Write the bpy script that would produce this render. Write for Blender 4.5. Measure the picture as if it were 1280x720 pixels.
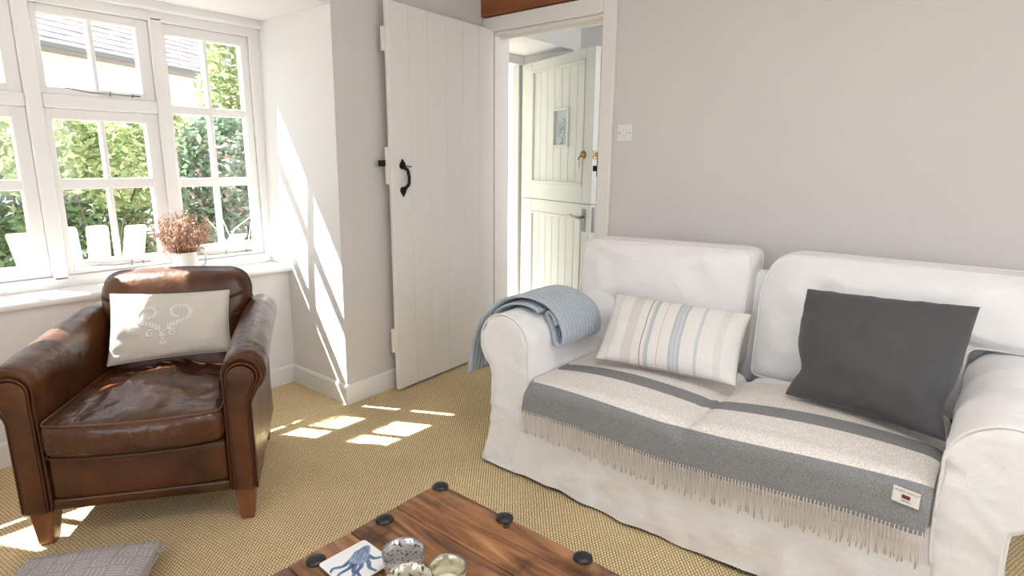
import bpy, bmesh, math, random
from mathutils import Vector, Matrix, noise
from math import sin, cos, pi, radians, sqrt

for o in list(bpy.data.objects):
    bpy.data.objects.remove(o)
SC = bpy.context.scene
COL = SC.collection
random.seed(7)

# ------------------------------------------------------------------ camera
YAW, PITCH, ROLL = 0.87344, 0.211485, 0.0078149
FPX = 738.246
cf = Vector((sin(YAW)*cos(PITCH), cos(YAW)*cos(PITCH), -sin(PITCH)))
cr0 = Vector((cos(YAW), -sin(YAW), 0))
cu0 = cr0.cross(cf)
cr = cr0*cos(ROLL) + cu0*sin(ROLL)
cu = -cr0*sin(ROLL) + cu0*cos(ROLL)
cam = bpy.data.cameras.new('camera')
cam.sensor_fit = 'HORIZONTAL'; cam.sensor_width = 36.0
cam.lens = FPX/1280*36.0
cam.clip_start = 0.02; cam.clip_end = 200
camo = bpy.data.objects.new('camera', cam); COL.objects.link(camo)
camo.matrix_world = Matrix(((cr.x, cu.x, -cf.x, 0), (cr.y, cu.y, -cf.y, 0), (cr.z, cu.z, -cf.z, 1.235), (0, 0, 0, 1)))
SC.camera = camo

# ------------------------------------------------------------------ sky, sun, exposure
SC.view_settings.view_transform = 'Standard'
SC.view_settings.look = 'None'
SC.view_settings.gamma = 1.0
SC.view_settings.use_curve_mapping = False
SC.view_settings.exposure = 0.0
w = bpy.data.worlds.new('world'); SC.world = w; w.use_nodes = True
wn = w.node_tree.nodes; wl = w.node_tree.links
wn.clear()
wo = wn.new('ShaderNodeOutputWorld'); wb = wn.new('ShaderNodeBackground')
wc = wn.new('ShaderNodeTexCoord'); wr = wn.new('ShaderNodeValToRGB'); ws = wn.new('ShaderNodeSeparateXYZ')
wl.new(wc.outputs['Generated'], ws.inputs[0]); wl.new(ws.outputs['Z'], wr.inputs[0])
wr.color_ramp.elements[0].position = 0.0; wr.color_ramp.elements[0].color = (0.95, 0.97, 1.0, 1)
wr.color_ramp.elements[1].position = 0.7; wr.color_ramp.elements[1].color = (0.62, 0.78, 1.0, 1)
wl.new(wr.outputs[0], wb.inputs[0]); wb.inputs[1].default_value = 2.3
wl.new(wb.outputs[0], wo.inputs[0])

SUNDIR = Vector((0.53, -1.0, -1.43)).normalized()
sl = bpy.data.lights.new('sun', 'SUN'); sl.energy = 34.0; sl.angle = radians(0.6); sl.color = (1.0, 0.965, 0.91)
so = bpy.data.objects.new('sun', sl); COL.objects.link(so)
so.rotation_euler = SUNDIR.to_track_quat('-Z', 'Y').to_euler(); so.location = (-3, 8, 12)

def area(name, loc, target, sx, sy, power, color):
    l = bpy.data.lights.new(name, 'AREA'); l.shape = 'RECTANGLE'; l.size = sx; l.size_y = sy
    l.energy = power; l.color = color
    o = bpy.data.objects.new(name, l); COL.objects.link(o); o.location = loc
    o.rotation_euler = (Vector(target)-Vector(loc)).to_track_quat('-Z', 'Y').to_euler()
    return o
# fill lights added in the unseen wall openings behind the camera
area('fill_back', (1.1, -2.16, 1.45), (1.1, 0, 1.3), 2.2, 1.5, 9, (0.96, 0.98, 1.0))
area('fill_left', (-1.56, 0.2, 1.45), (0, 0.2, 1.3), 2.0, 1.4, 11, (0.96, 0.98, 1.0))
# unseen fill light added overhead to lift the floor
area('fill_overhead', (0.75, 0.15, 2.28), (0.9, 0.4, 0), 0.8, 0.8, 19, (1.0, 0.98, 0.95))
# fill light added out of sight to brighten the hall
area('fill_hall', (3.3, -0.45, 1.5), (3.3, 2.5, 1.2), 0.7, 1.3, 25, (0.97, 0.985, 1.0))

# ------------------------------------------------------------------ materials
def newmat(name):
    m = bpy.data.materials.new(name); m.use_nodes = True
    nt = m.node_tree
    return m, nt, nt.nodes['Principled BSDF']
def N(nt, t, **kw):
    n = nt.nodes.new(t)
    for k, v in kw.items():
        if k in n.inputs: n.inputs[k].default_value = v
        else: setattr(n, k, v)
    return n
def rgba(c): return (c[0], c[1], c[2], 1)
def ramp(nt, stops, fac, interp='LINEAR'):
    r = nt.nodes.new('ShaderNodeValToRGB'); r.color_ramp.interpolation = interp
    e = r.color_ramp.elements
    while len(e) > 1: e.remove(e[-1])
    e[0].position = stops[0][0]; e[0].color = rgba(stops[0][1])
    for p, c in stops[1:]:
        x = e.new(p); x.color = rgba(c)
    nt.links.new(fac, r.inputs[0]); return r
def mat(name, c, rough=0.6, metal=0.0, c2=None, vs=4.0, bumps=(), spec=0.5, stretch=(1, 1, 1), trans=0.0, sheen=0.0, detail=4.0, coat=0.0):
    """plain material: two-tone noise colour and any number of (scale, height) noise bumps"""
    m, nt, b = newmat(name); L = nt.links
    b.inputs['Roughness'].default_value = rough; b.inputs['Metallic'].default_value = metal
    b.inputs['Specular IOR Level'].default_value = spec
    if sheen: b.inputs['Sheen Weight'].default_value = sheen
    if coat: b.inputs['Coat Weight'].default_value = coat
    tc = N(nt, 'ShaderNodeTexCoord'); mp = N(nt, 'ShaderNodeMapping'); mp.inputs['Scale'].default_value = stretch
    L.new(tc.outputs['Object'], mp.inputs[0])
    if c2:
        nz = N(nt, 'ShaderNodeTexNoise', Scale=vs, Detail=detail, Roughness=0.6); L.new(mp.outputs[0], nz.inputs['Vector'])
        r = ramp(nt, [(0.3, c), (0.7, c2)], nz.outputs['Fac']); L.new(r.outputs[0], b.inputs['Base Color'])
    else:
        b.inputs['Base Color'].default_value = rgba(c)
    prev = None
    for s, h in bumps:
        nz = N(nt, 'ShaderNodeTexNoise', Scale=s, Detail=3.0); L.new(mp.outputs[0], nz.inputs['Vector'])
        bp = N(nt, 'ShaderNodeBump', Strength=1.0, Distance=h); L.new(nz.outputs['Fac'], bp.inputs['Height'])
        if prev: L.new(prev.outputs[0], bp.inputs['Normal'])
        prev = bp
    if prev: L.new(prev.outputs[0], b.inputs['Normal'])
    return m

MT = {}
MT['wall'] = mat('wall_paint', (0.695, 0.665, 0.645), 0.85, c2=(0.67, 0.64, 0.62), vs=1.5, bumps=((3.0, 0.010), (60, 0.0006)), spec=0.2)
MT['wallwhite'] = mat('wall_white', (0.81, 0.805, 0.795), 0.8, bumps=((5.0, 0.010), (60, 0.0005)), spec=0.2)
MT['gloss'] = mat('white_gloss_paint', (0.84, 0.83, 0.82), 0.35, bumps=((40, 0.0004),))
MT['leaf'] = mat('door_paint', (0.83, 0.80, 0.765), 0.45, bumps=((25, 0.0005),))
MT['green'] = mat('pale_green_paint', (0.725, 0.745, 0.70), 0.4, bumps=((25, 0.0005),))
MT['beam'] = mat('stained_beam', (0.20, 0.062, 0.018), 0.5, c2=(0.34, 0.11, 0.03), vs=3, stretch=(8, 0.8, 8), bumps=((20, 0.002),))
MT['black'] = mat('black_iron', (0.012, 0.012, 0.012), 0.45, metal=0.6, bumps=((90, 0.0008),))
MT['brass'] = mat('old_brass', (0.42, 0.30, 0.14), 0.3, metal=1.0)
MT['steel'] = mat('grey_steel', (0.30, 0.30, 0.29), 0.3, metal=1.0)
MT['plastic'] = mat('white_plastic', (0.80, 0.79, 0.76), 0.3)
MT['leather'] = mat('brown_leather', (0.022, 0.0072, 0.0022), 0.33, c2=(0.125, 0.040, 0.0105), vs=4.6, bumps=((7.0, 0.008), (26.0, 0.0025), (260, 0.0005)), spec=0.55)
MT['leather_seat'] = mat('brown_seat_leather', (0.024, 0.0078, 0.0028), 0.26, c2=(0.115, 0.038, 0.013), vs=4.0, bumps=((8.0, 0.012), (21.0, 0.006), (260, 0.0005)), spec=0.65)
MT['leather_dark'] = mat('brown_leather_piping', (0.075, 0.022, 0.010), 0.35)
MT['leather_worn'] = mat('worn_leather_piping', (0.20, 0.10, 0.05), 0.5, c2=(0.06, 0.022, 0.010), vs=12)
MT['legwood'] = mat('chair_leg_wood', (0.16, 0.055, 0.022), 0.35, c2=(0.25, 0.09, 0.035), vs=5, stretch=(6, 6, 1))
MT['cotton'] = mat('white_cotton', (0.895, 0.882, 0.878), 0.9, c2=(0.875, 0.862, 0.857), vs=3, bumps=((5.0, 0.020), (17.0, 0.0035), (420, 0.0006)), spec=0.15, sheen=0.2)
MT['cotton_pipe'] = mat('white_cotton_piping', (0.85, 0.83, 0.81), 0.9, bumps=((300, 0.0008),), spec=0.15)
MT['greycloth'] = mat('charcoal_cloth', (0.086, 0.086, 0.088), 0.95, c2=(0.10, 0.10, 0.101), vs=4, bumps=((8.0, 0.012), (500, 0.0008)), spec=0.1, sheen=0.15)
MT['creamcloth'] = mat('cream_linen', (0.62, 0.57, 0.50), 0.9, c2=(0.66, 0.61, 0.54), vs=5, bumps=((9.0, 0.010), (450, 0.0008)), spec=0.1)
MT['thread'] = mat('white_thread', (0.85, 0.84, 0.82), 0.7)
MT['fringe'] = mat('cream_fringe', (0.68, 0.60, 0.52), 0.95, spec=0.1)
MT['tag'] = mat('cream_tag', (0.86, 0.84, 0.77), 0.8)
MT['ink'] = mat('dark_ink', (0.05, 0.05, 0.06), 0.8)
MT['navy'] = mat('navy_print', (0.03, 0.035, 0.10), 0.8)
MT['redprint'] = mat('red_print', (0.35, 0.03, 0.04), 0.8)
MT['whiteglaze'] = mat('white_glaze', (0.82, 0.81, 0.78), 0.2)
MT['coaster'] = mat('coaster_white', (0.80, 0.80, 0.81), 0.25)
MT['coasteredge'] = mat('coaster_board', (0.28, 0.15, 0.07), 0.5)
MT['inkblue'] = mat('blue_print', (0.045, 0.085, 0.20), 0.3, c2=(0.15, 0.22, 0.38), vs=60)
MT['inkpale'] = mat('pale_blue_print', (0.13, 0.19, 0.34), 0.3, c2=(0.34, 0.42, 0.56), vs=70)
MT['stem'] = mat('dried_stem', (0.33, 0.15, 0.06), 0.8, c2=(0.45, 0.23, 0.11), vs=20)
MT['bud'] = mat('dried_flower', (0.50, 0.29, 0.20), 0.85, c2=(0.72, 0.54, 0.46), vs=40)
MT['stud'] = mat('iron_stud', (0.045, 0.045, 0.048), 0.38, metal=0.75, bumps=((120, 0.0012),))
MT['wax'] = mat('candle_wax', (0.85, 0.82, 0.72), 0.5)
MT['palewood'] = mat('pale_wood', (0.62, 0.50, 0.34), 0.7, c2=(0.70, 0.60, 0.45), vs=4, stretch=(6, 6, 1))
MT['bleached'] = mat('bleached_wood', (0.32, 0.285, 0.23), 0.8, c2=(0.42, 0.38, 0.31), vs=4, stretch=(8, 8, 1))
MT['render'] = mat('white_render', (0.80, 0.79, 0.72), 0.9, bumps=((12, 0.01),))
MT['tile'] = mat('roof_tile', (0.33, 0.275, 0.27), 0.85, c2=(0.45, 0.39, 0.38), vs=2.5)
MT['gutter'] = mat('grey_gutter', (0.17, 0.17, 0.16), 0.5)
MT['paving'] = mat('pale_paving', (0.36, 0.345, 0.325), 0.9, c2=(0.43, 0.41, 0.39), vs=3)
MT['bark'] = mat('bark', (0.12, 0.085, 0.055), 0.9)
MT['twig'] = mat('pale_twig', (0.62, 0.58, 0.50), 0.8)

def leafmat(name, stops):
    m, nt, b = newmat(name); L = nt.links
    g = N(nt, 'ShaderNodeObjectInfo'); a = N(nt, 'ShaderNodeAttribute', attribute_name='tone')
    r = ramp(nt, stops, a.outputs['Fac']); L.new(r.outputs[0], b.inputs['Base Color'])
    b.inputs['Roughness'].default_value = 0.5
    t = N(nt, 'ShaderNodeBsdfTranslucent'); L.new(r.outputs[0], t.inputs['Color'])
    mx = N(nt, 'ShaderNodeMixShader'); mx.inputs[0].default_value = 0.4
    L.new(b.outputs[0], mx.inputs[1]); L.new(t.outputs[0], mx.inputs[2])
    L.new(mx.outputs[0], nt.nodes['Material Output'].inputs[0])
    return m
MT['hedge'] = leafmat('hedge_leaf', [(0, (0.15, 0.26, 0.12)), (0.5, (0.25, 0.36, 0.17)), (0.85, (0.38, 0.46, 0.20)), (1, (0.58, 0.54, 0.32))])  # garden leaf tones paled to carry the outdoor haze in their colour
MT['shrub'] = leafmat('shrub_leaf', [(0, (0.22, 0.30, 0.13)), (0.55, (0.44, 0.50, 0.24)), (0.9, (0.64, 0.65, 0.40)), (1, (0.66, 0.50, 0.38))])
MT['redleaf'] = leafmat('red_shrub_leaf', [(0, (0.11, 0.18, 0.11)), (0.7, (0.20, 0.28, 0.18)), (0.88, (0.40, 0.25, 0.20)), (1, (0.48, 0.28, 0.25))])

def glassmat(name, tint, ior=1.45, frost=0.0):
    m, nt, b = newmat(name); L = nt.links; nt.nodes.remove(b)
    tr = N(nt, 'ShaderNodeBsdfTransparent'); tr.inputs[0].default_value = rgba(tint)
    gl = N(nt, 'ShaderNodeBsdfGlossy'); gl.inputs['Roughness'].default_value = 0.02
    fr = N(nt, 'ShaderNodeLayerWeight'); pw = N(nt, 'ShaderNodeMath', operation='POWER'); pw.inputs[1].default_value = 5.0   # Schlick, the same from both sides of the pane
    L.new(fr.outputs['Facing'], pw.inputs[0])
    ma = N(nt, 'ShaderNodeMath', operation='MULTIPLY_ADD'); f0 = ((ior-1)/(ior+1))**2; ma.inputs[1].default_value = 1-f0; ma.inputs[2].default_value = f0
    L.new(pw.outputs[0], ma.inputs[0])
    mx = N(nt, 'ShaderNodeMixShader'); L.new(ma.outputs[0], mx.inputs[0])
    L.new(tr.outputs[0], mx.inputs[1]); L.new(gl.outputs[0], mx.inputs[2])
    L.new(mx.outputs[0], nt.nodes['Material Output'].inputs[0])
    return m
MT['pane'] = glassmat('window_glass', (0.98, 0.985, 0.98))
MT['rimglass'] = glassmat('clear_glass', (0.80, 0.80, 0.78), 1.6)

def mercurymat(name, lo, hi, dens):
    m, nt, b = newmat(name); L = nt.links
    tc = N(nt, 'ShaderNodeTexCoord'); nz = N(nt, 'ShaderNodeTexNoise', Scale=dens, Detail=2.0)
    L.new(tc.outputs['Object'], nz.inputs['Vector'])
    r = ramp(nt, [(0.36, lo), (0.46, hi)], nz.outputs['Fac']); L.new(r.outputs[0], b.inputs['Base Color'])
    b.inputs['Roughness'].default_value = 0.22; b.inputs['Metallic'].default_value = 0.55
    return m
MT['mercury'] = mercurymat('mercury_glass_grey', (0.10, 0.09, 0.085), (0.66, 0.63, 0.61), 210)
MT['mercury_warm'] = mercurymat('mercury_glass_cream', (0.16, 0.13, 0.08), (0.74, 0.70, 0.56), 150)
MT['mercury_gold'] = mercurymat('mercury_glass_gold', (0.34, 0.29, 0.17), (0.78, 0.73, 0.56), 25)

def obscuremat():
    m, nt, b = newmat('obscured_glass'); L = nt.links
    b.inputs['Base Color'].default_value = (0.80, 0.86, 0.86, 1); b.inputs['Roughness'].default_value = 0.15
    b.inputs['Transmission Weight'].default_value = 0.35; b.inputs['IOR'].default_value = 1.3
    return m
MT['obscure'] = obscuremat()

def carpetmat():
    m, nt, b = newmat('sisal_carpet'); L = nt.links
    tc = N(nt, 'ShaderNodeTexCoord'); mp = N(nt, 'ShaderNodeMapping')
    mp.inputs['Rotation'].default_value = (0, 0, radians(-40))
    L.new(tc.outputs['Object'], mp.inputs[0])
    dn = N(nt, 'ShaderNodeTexNoise', Scale=45.0, Detail=2.0); L.new(mp.outputs[0], dn.inputs['Vector'])
    ad = N(nt, 'ShaderNodeVectorMath', operation='MULTIPLY_ADD'); ad.inputs[1].default_value = (0.006, 0.006, 0); ad.inputs[2].default_value = (0, 0, 0)
    L.new(dn.outputs['Color'], ad.inputs[0]); L.new(mp.outputs[0], ad.inputs[2])
    br = N(nt, 'ShaderNodeTexBrick', offset=0.5, squash=1.0)
    br.inputs['Scale'].default_value = 1.0
    br.inputs['Mortar Size'].default_value = 0.0014; br.inputs['Mortar Smooth'].default_value = 0.6
    br.inputs['Brick Width'].default_value = 0.0125; br.inputs['Row Height'].default_value = 0.0098
    br.inputs['Color1'].default_value = (0.95, 0.77, 0.49, 1); br.inputs['Color2'].default_value = (0.89, 0.69, 0.40, 1)
    br.inputs['Mortar'].default_value = (0.13, 0.085, 0.035, 1)
    L.new(ad.outputs[0], br.inputs['Vector'])
    nz = N(nt, 'ShaderNodeTexNoise', Scale=2.5, Detail=4.0); L.new(mp.outputs[0], nz.inputs['Vector'])
    r = ramp(nt, [(0.3, (0.88, 0.88, 0.86)), (0.7, (1.06, 1.05, 1.0))], nz.outputs['Fac'])
    mu = N(nt, 'ShaderNodeMixRGB', blend_type='MULTIPLY'); mu.inputs[0].default_value = 1.0
    L.new(br.outputs['Color'], mu.inputs[1]); L.new(r.outputs[0], mu.inputs[2]); L.new(mu.outputs[0], b.inputs['Base Color'])
    inv = N(nt, 'ShaderNodeMath', operation='SUBTRACT'); inv.inputs[0].default_value = 1.0; L.new(br.outputs['Fac'], inv.inputs[1])
    bp = N(nt, 'ShaderNodeBump', Strength=0.8, Distance=0.003); L.new(inv.outputs[0], bp.inputs['Height']); L.new(bp.outputs[0], b.inputs['Normal'])
    b.inputs['Roughness'].default_value = 0.9; b.inputs['Specular IOR Level'].default_value = 0.15
    return m
MT['carpet'] = carpetmat()

def woodmat():
    m, nt, b = newmat('rustic_wood'); L = nt.links
    tc = N(nt, 'ShaderNodeTexCoord'); oi = N(nt, 'ShaderNodeObjectInfo')
    ad = N(nt, 'ShaderNodeVectorMath', operation='ADD'); L.new(tc.outputs['Object'], ad.inputs[0])
    sc = N(nt, 'ShaderNodeVectorMath', operation='SCALE'); sc.inputs['Scale'].default_value = 9.0
    cb = N(nt, 'ShaderNodeCombineXYZ'); L.new(oi.outputs['Random'], cb.inputs[0]); L.new(oi.outputs['Random'], cb.inputs[1])
    L.new(cb.outputs[0], sc.inputs[0]); L.new(sc.outputs[0], ad.inputs[1])
    mp = N(nt, 'ShaderNodeMapping'); mp.inputs['Scale'].default_value = (16, 1.6, 16); L.new(ad.outputs[0], mp.inputs[0])
    n1 = N(nt, 'ShaderNodeTexNoise', Scale=1.6, Detail=8.0, Roughness=0.65, Distortion=1.2); L.new(mp.outputs[0], n1.inputs['Vector'])
    n2 = N(nt, 'ShaderNodeTexNoise', Scale=4.5, Detail=5.0, Roughness=0.6); L.new(ad.outputs[0], n2.inputs['Vector'])
    r1 = ramp(nt, [(0.25, (0.045, 0.017, 0.008)), (0.42, (0.16, 0.066, 0.027)), (0.56, (0.34, 0.155, 0.066)), (0.74, (0.56, 0.31, 0.155))], n1.outputs['Fac'])
    r2 = ramp(nt, [(0.38, (0.24, 0.19, 0.16)), (0.50, (0.92, 0.90, 0.88)), (0.75, (1.25, 1.15, 1.05))], n2.outputs['Fac'])
    mu = N(nt, 'ShaderNodeMixRGB', blend_type='MULTIPLY'); mu.inputs[0].default_value = 1.0
    L.new(r1.outputs[0], mu.inputs[1]); L.new(r2.outputs[0], mu.inputs[2]); L.new(mu.outputs[0], b.inputs['Base Color'])
    bp = N(nt, 'ShaderNodeBump', Strength=0.7, Distance=0.003); L.new(n1.outputs['Fac'], bp.inputs['Height']); L.new(bp.outputs[0], b.inputs['Normal'])
    b.inputs['Roughness'].default_value = 0.40
    return m
MT['tablewood'] = woodmat()

def uvstripemat(name, stops, axis, weave=420, rough=0.95, interp='CONSTANT', fleck=0.0, scale=1.0, bumps=((7.0, 0.008),)):
    m, nt, b = newmat(name); L = nt.links
    uv = N(nt, 'ShaderNodeUVMap'); sp = N(nt, 'ShaderNodeSeparateXYZ'); L.new(uv.outputs[0], sp.inputs[0])
    ml = N(nt, 'ShaderNodeMath', operation='MULTIPLY'); ml.inputs[1].default_value = scale; L.new(sp.outputs[axis], ml.inputs[0])
    r = ramp(nt, stops, ml.outputs[0], interp)
    tc = N(nt, 'ShaderNodeTexCoord')
    nz = N(nt, 'ShaderNodeTexNoise', Scale=weave, Detail=2.0); L.new(tc.outputs['Object'], nz.inputs['Vector'])
    out = r
    if fleck:
        r2 = ramp(nt, [(0.35, (1-fleck,)*3), (0.65, (1+fleck,)*3)], nz.outputs['Fac'])
        mu = N(nt, 'ShaderNodeMixRGB', blend_type='MULTIPLY'); mu.inputs[0].default_value = 1.0
        L.new(r.outputs[0], mu.inputs[1]); L.new(r2.outputs[0], mu.inputs[2]); out = mu
    L.new(out.outputs[0], b.inputs['Base Color'])
    bp = N(nt, 'ShaderNodeBump', Strength=0.6, Distance=0.0012); L.new(nz.outputs['Fac'], bp.inputs['Height'])
    prev = bp
    for s, h in bumps:
        n3 = N(nt, 'ShaderNodeTexNoise', Scale=s, Detail=3.0); L.new(tc.outputs['Object'], n3.inputs['Vector'])
        b3 = N(nt, 'ShaderNodeBump', Strength=1.0, Distance=h); L.new(n3.outputs['Fac'], b3.inputs['Height']); L.new(prev.outputs[0], b3.inputs['Normal']); prev = b3
    L.new(prev.outputs[0], b.inputs['Normal'])
    b.inputs['Roughness'].default_value = rough; b.inputs['Specular IOR Level'].default_value = 0.1
    return m
G1, CR = (0.265, 0.265, 0.268), (0.79, 0.735, 0.69)
MT['throw'] = uvstripemat('striped_wool', [(0, G1), (0.125, CR), (0.29, (0.26, 0.258, 0.26)), (0.37, CR)], 1, weave=330, fleck=0.24, bumps=((7.0, 0.006),))
W0, W1 = (0.80, 0.775, 0.745), (0.72, 0.715, 0.69)
MT['stripes'] = uvstripemat('striped_linen', [(0, W0), (0.07, W1), (0.10, W0), (0.19, (0.69, 0.67, 0.63)), (0.27, W0), (0.335, (0.30, 0.27, 0.25)), (0.341, W0), (0.365, (0.62, 0.63, 0.64)), (0.378, (0.52, 0.55, 0.58)), (0.402, W0),
    (0.462, (0.45, 0.45, 0.45)), (0.467, W0), (0.545, (0.50, 0.535, 0.575)), (0.562, (0.58, 0.61, 0.65)), (0.58, (0.54, 0.57, 0.605)), (0.59, (0.62, 0.64, 0.66)), (0.607, (0.50, 0.53, 0.58)), (0.622, W0), (0.722, (0.60, 0.63, 0.66)), (0.745, W0), (0.85, W1), (0.90, W0)], 0, weave=450, fleck=0.08)

def knitmat():
    m, nt, b = newmat('blue_knit'); L = nt.links
    uv = N(nt, 'ShaderNodeUVMap'); mp = N(nt, 'ShaderNodeMapping'); L.new(uv.outputs[0], mp.inputs[0])
    wv = N(nt, 'ShaderNodeTexWave', wave_type='BANDS', bands_direction='X'); wv.inputs['Scale'].default_value = 14.0; wv.inputs['Distortion'].default_value = 1.2; wv.inputs['Detail Scale'].default_value = 2.0
    L.new(mp.outputs[0], wv.inputs['Vector'])
    tc = N(nt, 'ShaderNodeTexCoord'); nz = N(nt, 'ShaderNodeTexNoise', Scale=260.0, Detail=3.0); L.new(tc.outputs['Object'], nz.inputs['Vector'])
    r = ramp(nt, [(0.3, (0.36, 0.42, 0.49)), (0.7, (0.52, 0.575, 0.64))], nz.outputs['Fac']); L.new(r.outputs[0], b.inputs['Base Color'])
    b1 = N(nt, 'ShaderNodeBump', Strength=0.7, Distance=0.004); L.new(wv.outputs['Fac'], b1.inputs['Height'])
    b2 = N(nt, 'ShaderNodeBump', Strength=0.8, Distance=0.003); L.new(nz.outputs['Fac'], b2.inputs['Height']); L.new(b1.outputs[0], b2.inputs['Normal'])
    L.new(b2.outputs[0], b.inputs['Normal']); b.inputs['Roughness'].default_value = 0.95; b.inputs['Sheen Weight'].default_value = 0.3
    return m
MT['knit'] = knitmat()
MT['mauve'] = mat('mauve_weave', (0.42, 0.375, 0.375), 0.95, c2=(0.49, 0.44, 0.44), vs=120, bumps=((400, 0.001),), spec=0.1)
MT['mauveprint'] = mat('pale_weave', (0.72, 0.685, 0.675), 0.95, c2=(0.60, 0.56, 0.55), vs=150, spec=0.1)

# ------------------------------------------------------------------ mesh helpers
def link(o): COL.objects.link(o); return o
def root(name, loc, label=None, cat=None, group=None, kind=None):
    o = bpy.data.objects.new(name, None); o.location = loc; o.empty_display_size = 0.05
    tag(o, label, cat, group, kind); return link(o)
def tag(o, label=None, cat=None, group=None, kind=None):
    if label: o['label'] = label
    if cat: o['category'] = cat
    if group: o['group'] = group
    if kind: o['kind'] = kind
    return o
def base_of(p):
    while p.parent: p = p.parent
    return Vector(p.location)
def mk(name, bm, m, parent=None, smooth=True, label=None, cat=None, group=None, kind=None, recalc=True, angle=None):
    if recalc: bmesh.ops.recalc_face_normals(bm, faces=bm.faces)
    if parent is None:
        lo = Vector((1e9,)*3); hi = -lo
        for v in bm.verts:
            for i in range(3):
                lo[i] = min(lo[i], v.co[i]); hi[i] = max(hi[i], v.co[i])
        off = Vector(((lo.x+hi.x)/2, (lo.y+hi.y)/2, lo.z))
    else: off = base_of(parent)
    for v in bm.verts: v.co -= off
    if smooth:
        for f in bm.faces: f.smooth = True
    me = bpy.data.meshes.new(name); bm.to_mesh(me); bm.free()
    me.materials.append(MT[m] if isinstance(m, str) else m)
    if smooth and angle: me.set_sharp_from_angle(angle=radians(angle))
    o = bpy.data.objects.new(name, me)
    if parent is None: o.location = off
    else: o.parent = parent
    tag(o, label, cat, group, kind)
    return link(o)
def BM(): return bmesh.new()
def box(bm, x0, x1, y0, y1, z0, z1, bev=0.0, X=None, segs=2):
    """box with optional bevel, X maps local points to world"""
    b2 = bmesh.new()
    bmesh.ops.create_cube(b2, size=1.0)
    for v in b2.verts:
        v.co = Vector((x0 if v.co.x < 0 else x1, y0 if v.co.y < 0 else y1, z0 if v.co.z < 0 else z1))
    if bev: bmesh.ops.bevel(b2, geom=b2.edges[:], offset=bev, segments=segs, affect='EDGES', profile=0.5)
    merge(bm, b2, X)
    return bm
def merge(bm, b2, X=None):
    if X:
        for v in b2.verts: v.co = X(v.co)
    me = bpy.data.meshes.new('tmp'); b2.to_mesh(me); b2.free(); bm.from_mesh(me); bpy.data.meshes.remove(me)
def tube(bm, pts, r, n=8, closed=False, radii=None, capped=True):
    pts = [Vector(p) for p in pts]; k = len(pts); rings = []
    up = None
    for i, p in enumerate(pts):
        a = pts[(i-1) % k] if (closed or i > 0) else p
        b = pts[(i+1) % k] if (closed or i < k-1) else p
        t = (b-a)
        t = t.normalized() if t.length > 1e-9 else Vector((0, 0, 1))
        if up is None:
            up = Vector((0, 0, 1)) if abs(t.z) < 0.9 else Vector((1, 0, 0))
        s = t.cross(up)
        if s.length < 1e-6: s = t.cross(Vector((1, 0.3, 0.1)))
        s.normalize(); up2 = s.cross(t).normalized(); up = up2
        rr = radii[i] if radii else r
        rings.append([bm.verts.new(p + s*cos(2*pi*j/n)*rr + up2*sin(2*pi*j/n)*rr) for j in range(n)])
    for i in range(k if closed else k-1):
        A, B = rings[i], rings[(i+1) % k]
        for j in range(n):
            bm.faces.new((A[j], A[(j+1) % n], B[(j+1) % n], B[j]))
    if not closed and capped:
        bm.faces.new(rings[0][::-1]); bm.faces.new(rings[-1])
    return bm
def loft(bm, loops, cap0=True, cap1=True, closed=True):
    R = [[bm.verts.new(p) for p in l] for l in loops]; n = len(R[0])
    for A, B in zip(R, R[1:]):
        for j in range(n if closed else n-1):
            bm.faces.new((A[j], A[(j+1) % n], B[(j+1) % n], B[j]))
    if cap0: bm.faces.new(R[0][::-1])
    if cap1: bm.faces.new(R[-1])
    return R
def lathe(bm, prof, c, n=32, close=False):
    """prof: list of (r,z); c: centre"""
    R = []
    for r, z in prof:
        R.append([bm.verts.new((c[0]+r*cos(2*pi*j/n), c[1]+r*sin(2*pi*j/n), c[2]+z)) for j in range(n)])
    for A, B in zip(R, R[1:]):
        for j in range(n): bm.faces.new((A[j], A[(j+1) % n], B[(j+1) % n], B[j]))
    if close: bm.faces.new(R[0][::-1]); bm.faces.new(R[-1])
def nz(p, s, seed=0.0):
    return noise.noise(Vector((p[0]*s+seed, p[1]*s+seed*1.7, p[2]*s-seed)))
def axis_pos(h, r, k, nmid):
    a = [-(h-r) - r*math.tan(pi/4*i/k) for i in range(k, 0, -1)]
    b = [-(h-r) + 2*(h-r)*i/nmid for i in range(nmid+1)]
    return a + b + [-x for x in a[::-1]]
def rbox(bm, c, half, r, fn=None, k=4, mids=(10, 10, 4), X=None):
    """rounded box, fn(local Vector)->Vector offsets the surface"""
    b2 = bmesh.new(); ax = [axis_pos(half[i], min(r, half[i]*0.98), k, mids[i]) for i in range(3)]
    def P(p):
        q = Vector((0, 0, 0)); 
        core = Vector([max(-(half[i]-min(r, half[i]*0.98)), min(half[i]-min(r, half[i]*0.98), p[i])) for i in range(3)])
        d = Vector(p)-core
        if d.length > 1e-9:
            q = core + d.normalized()*r
        else: q = Vector(p)
        if fn: q = fn(q)
        return q + Vector(c)
    cache = {}
    def V(p):
        key = tuple(round(x, 6) for x in p)
        if key not in cache: cache[key] = b2.verts.new(P(p))
        return cache[key]
    for a in range(3):
        u, v = (a+1) % 3, (a+2) % 3
        for s in (-1, 1):
            for i in range(len(ax[u])-1):
                for j in range(len(ax[v])-1):
                    q = []
                    for di, dj in ((0, 0), (1, 0), (1, 1), (0, 1)):
                        p = [0, 0, 0]; p[a] = s*ax[a][-1]; p[u] = ax[u][i+di]; p[v] = ax[v][j+dj]
                        q.append(V(p))
                    b2.faces.new(q if s > 0 else q[::-1])
    merge(bm, b2, X)
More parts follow.
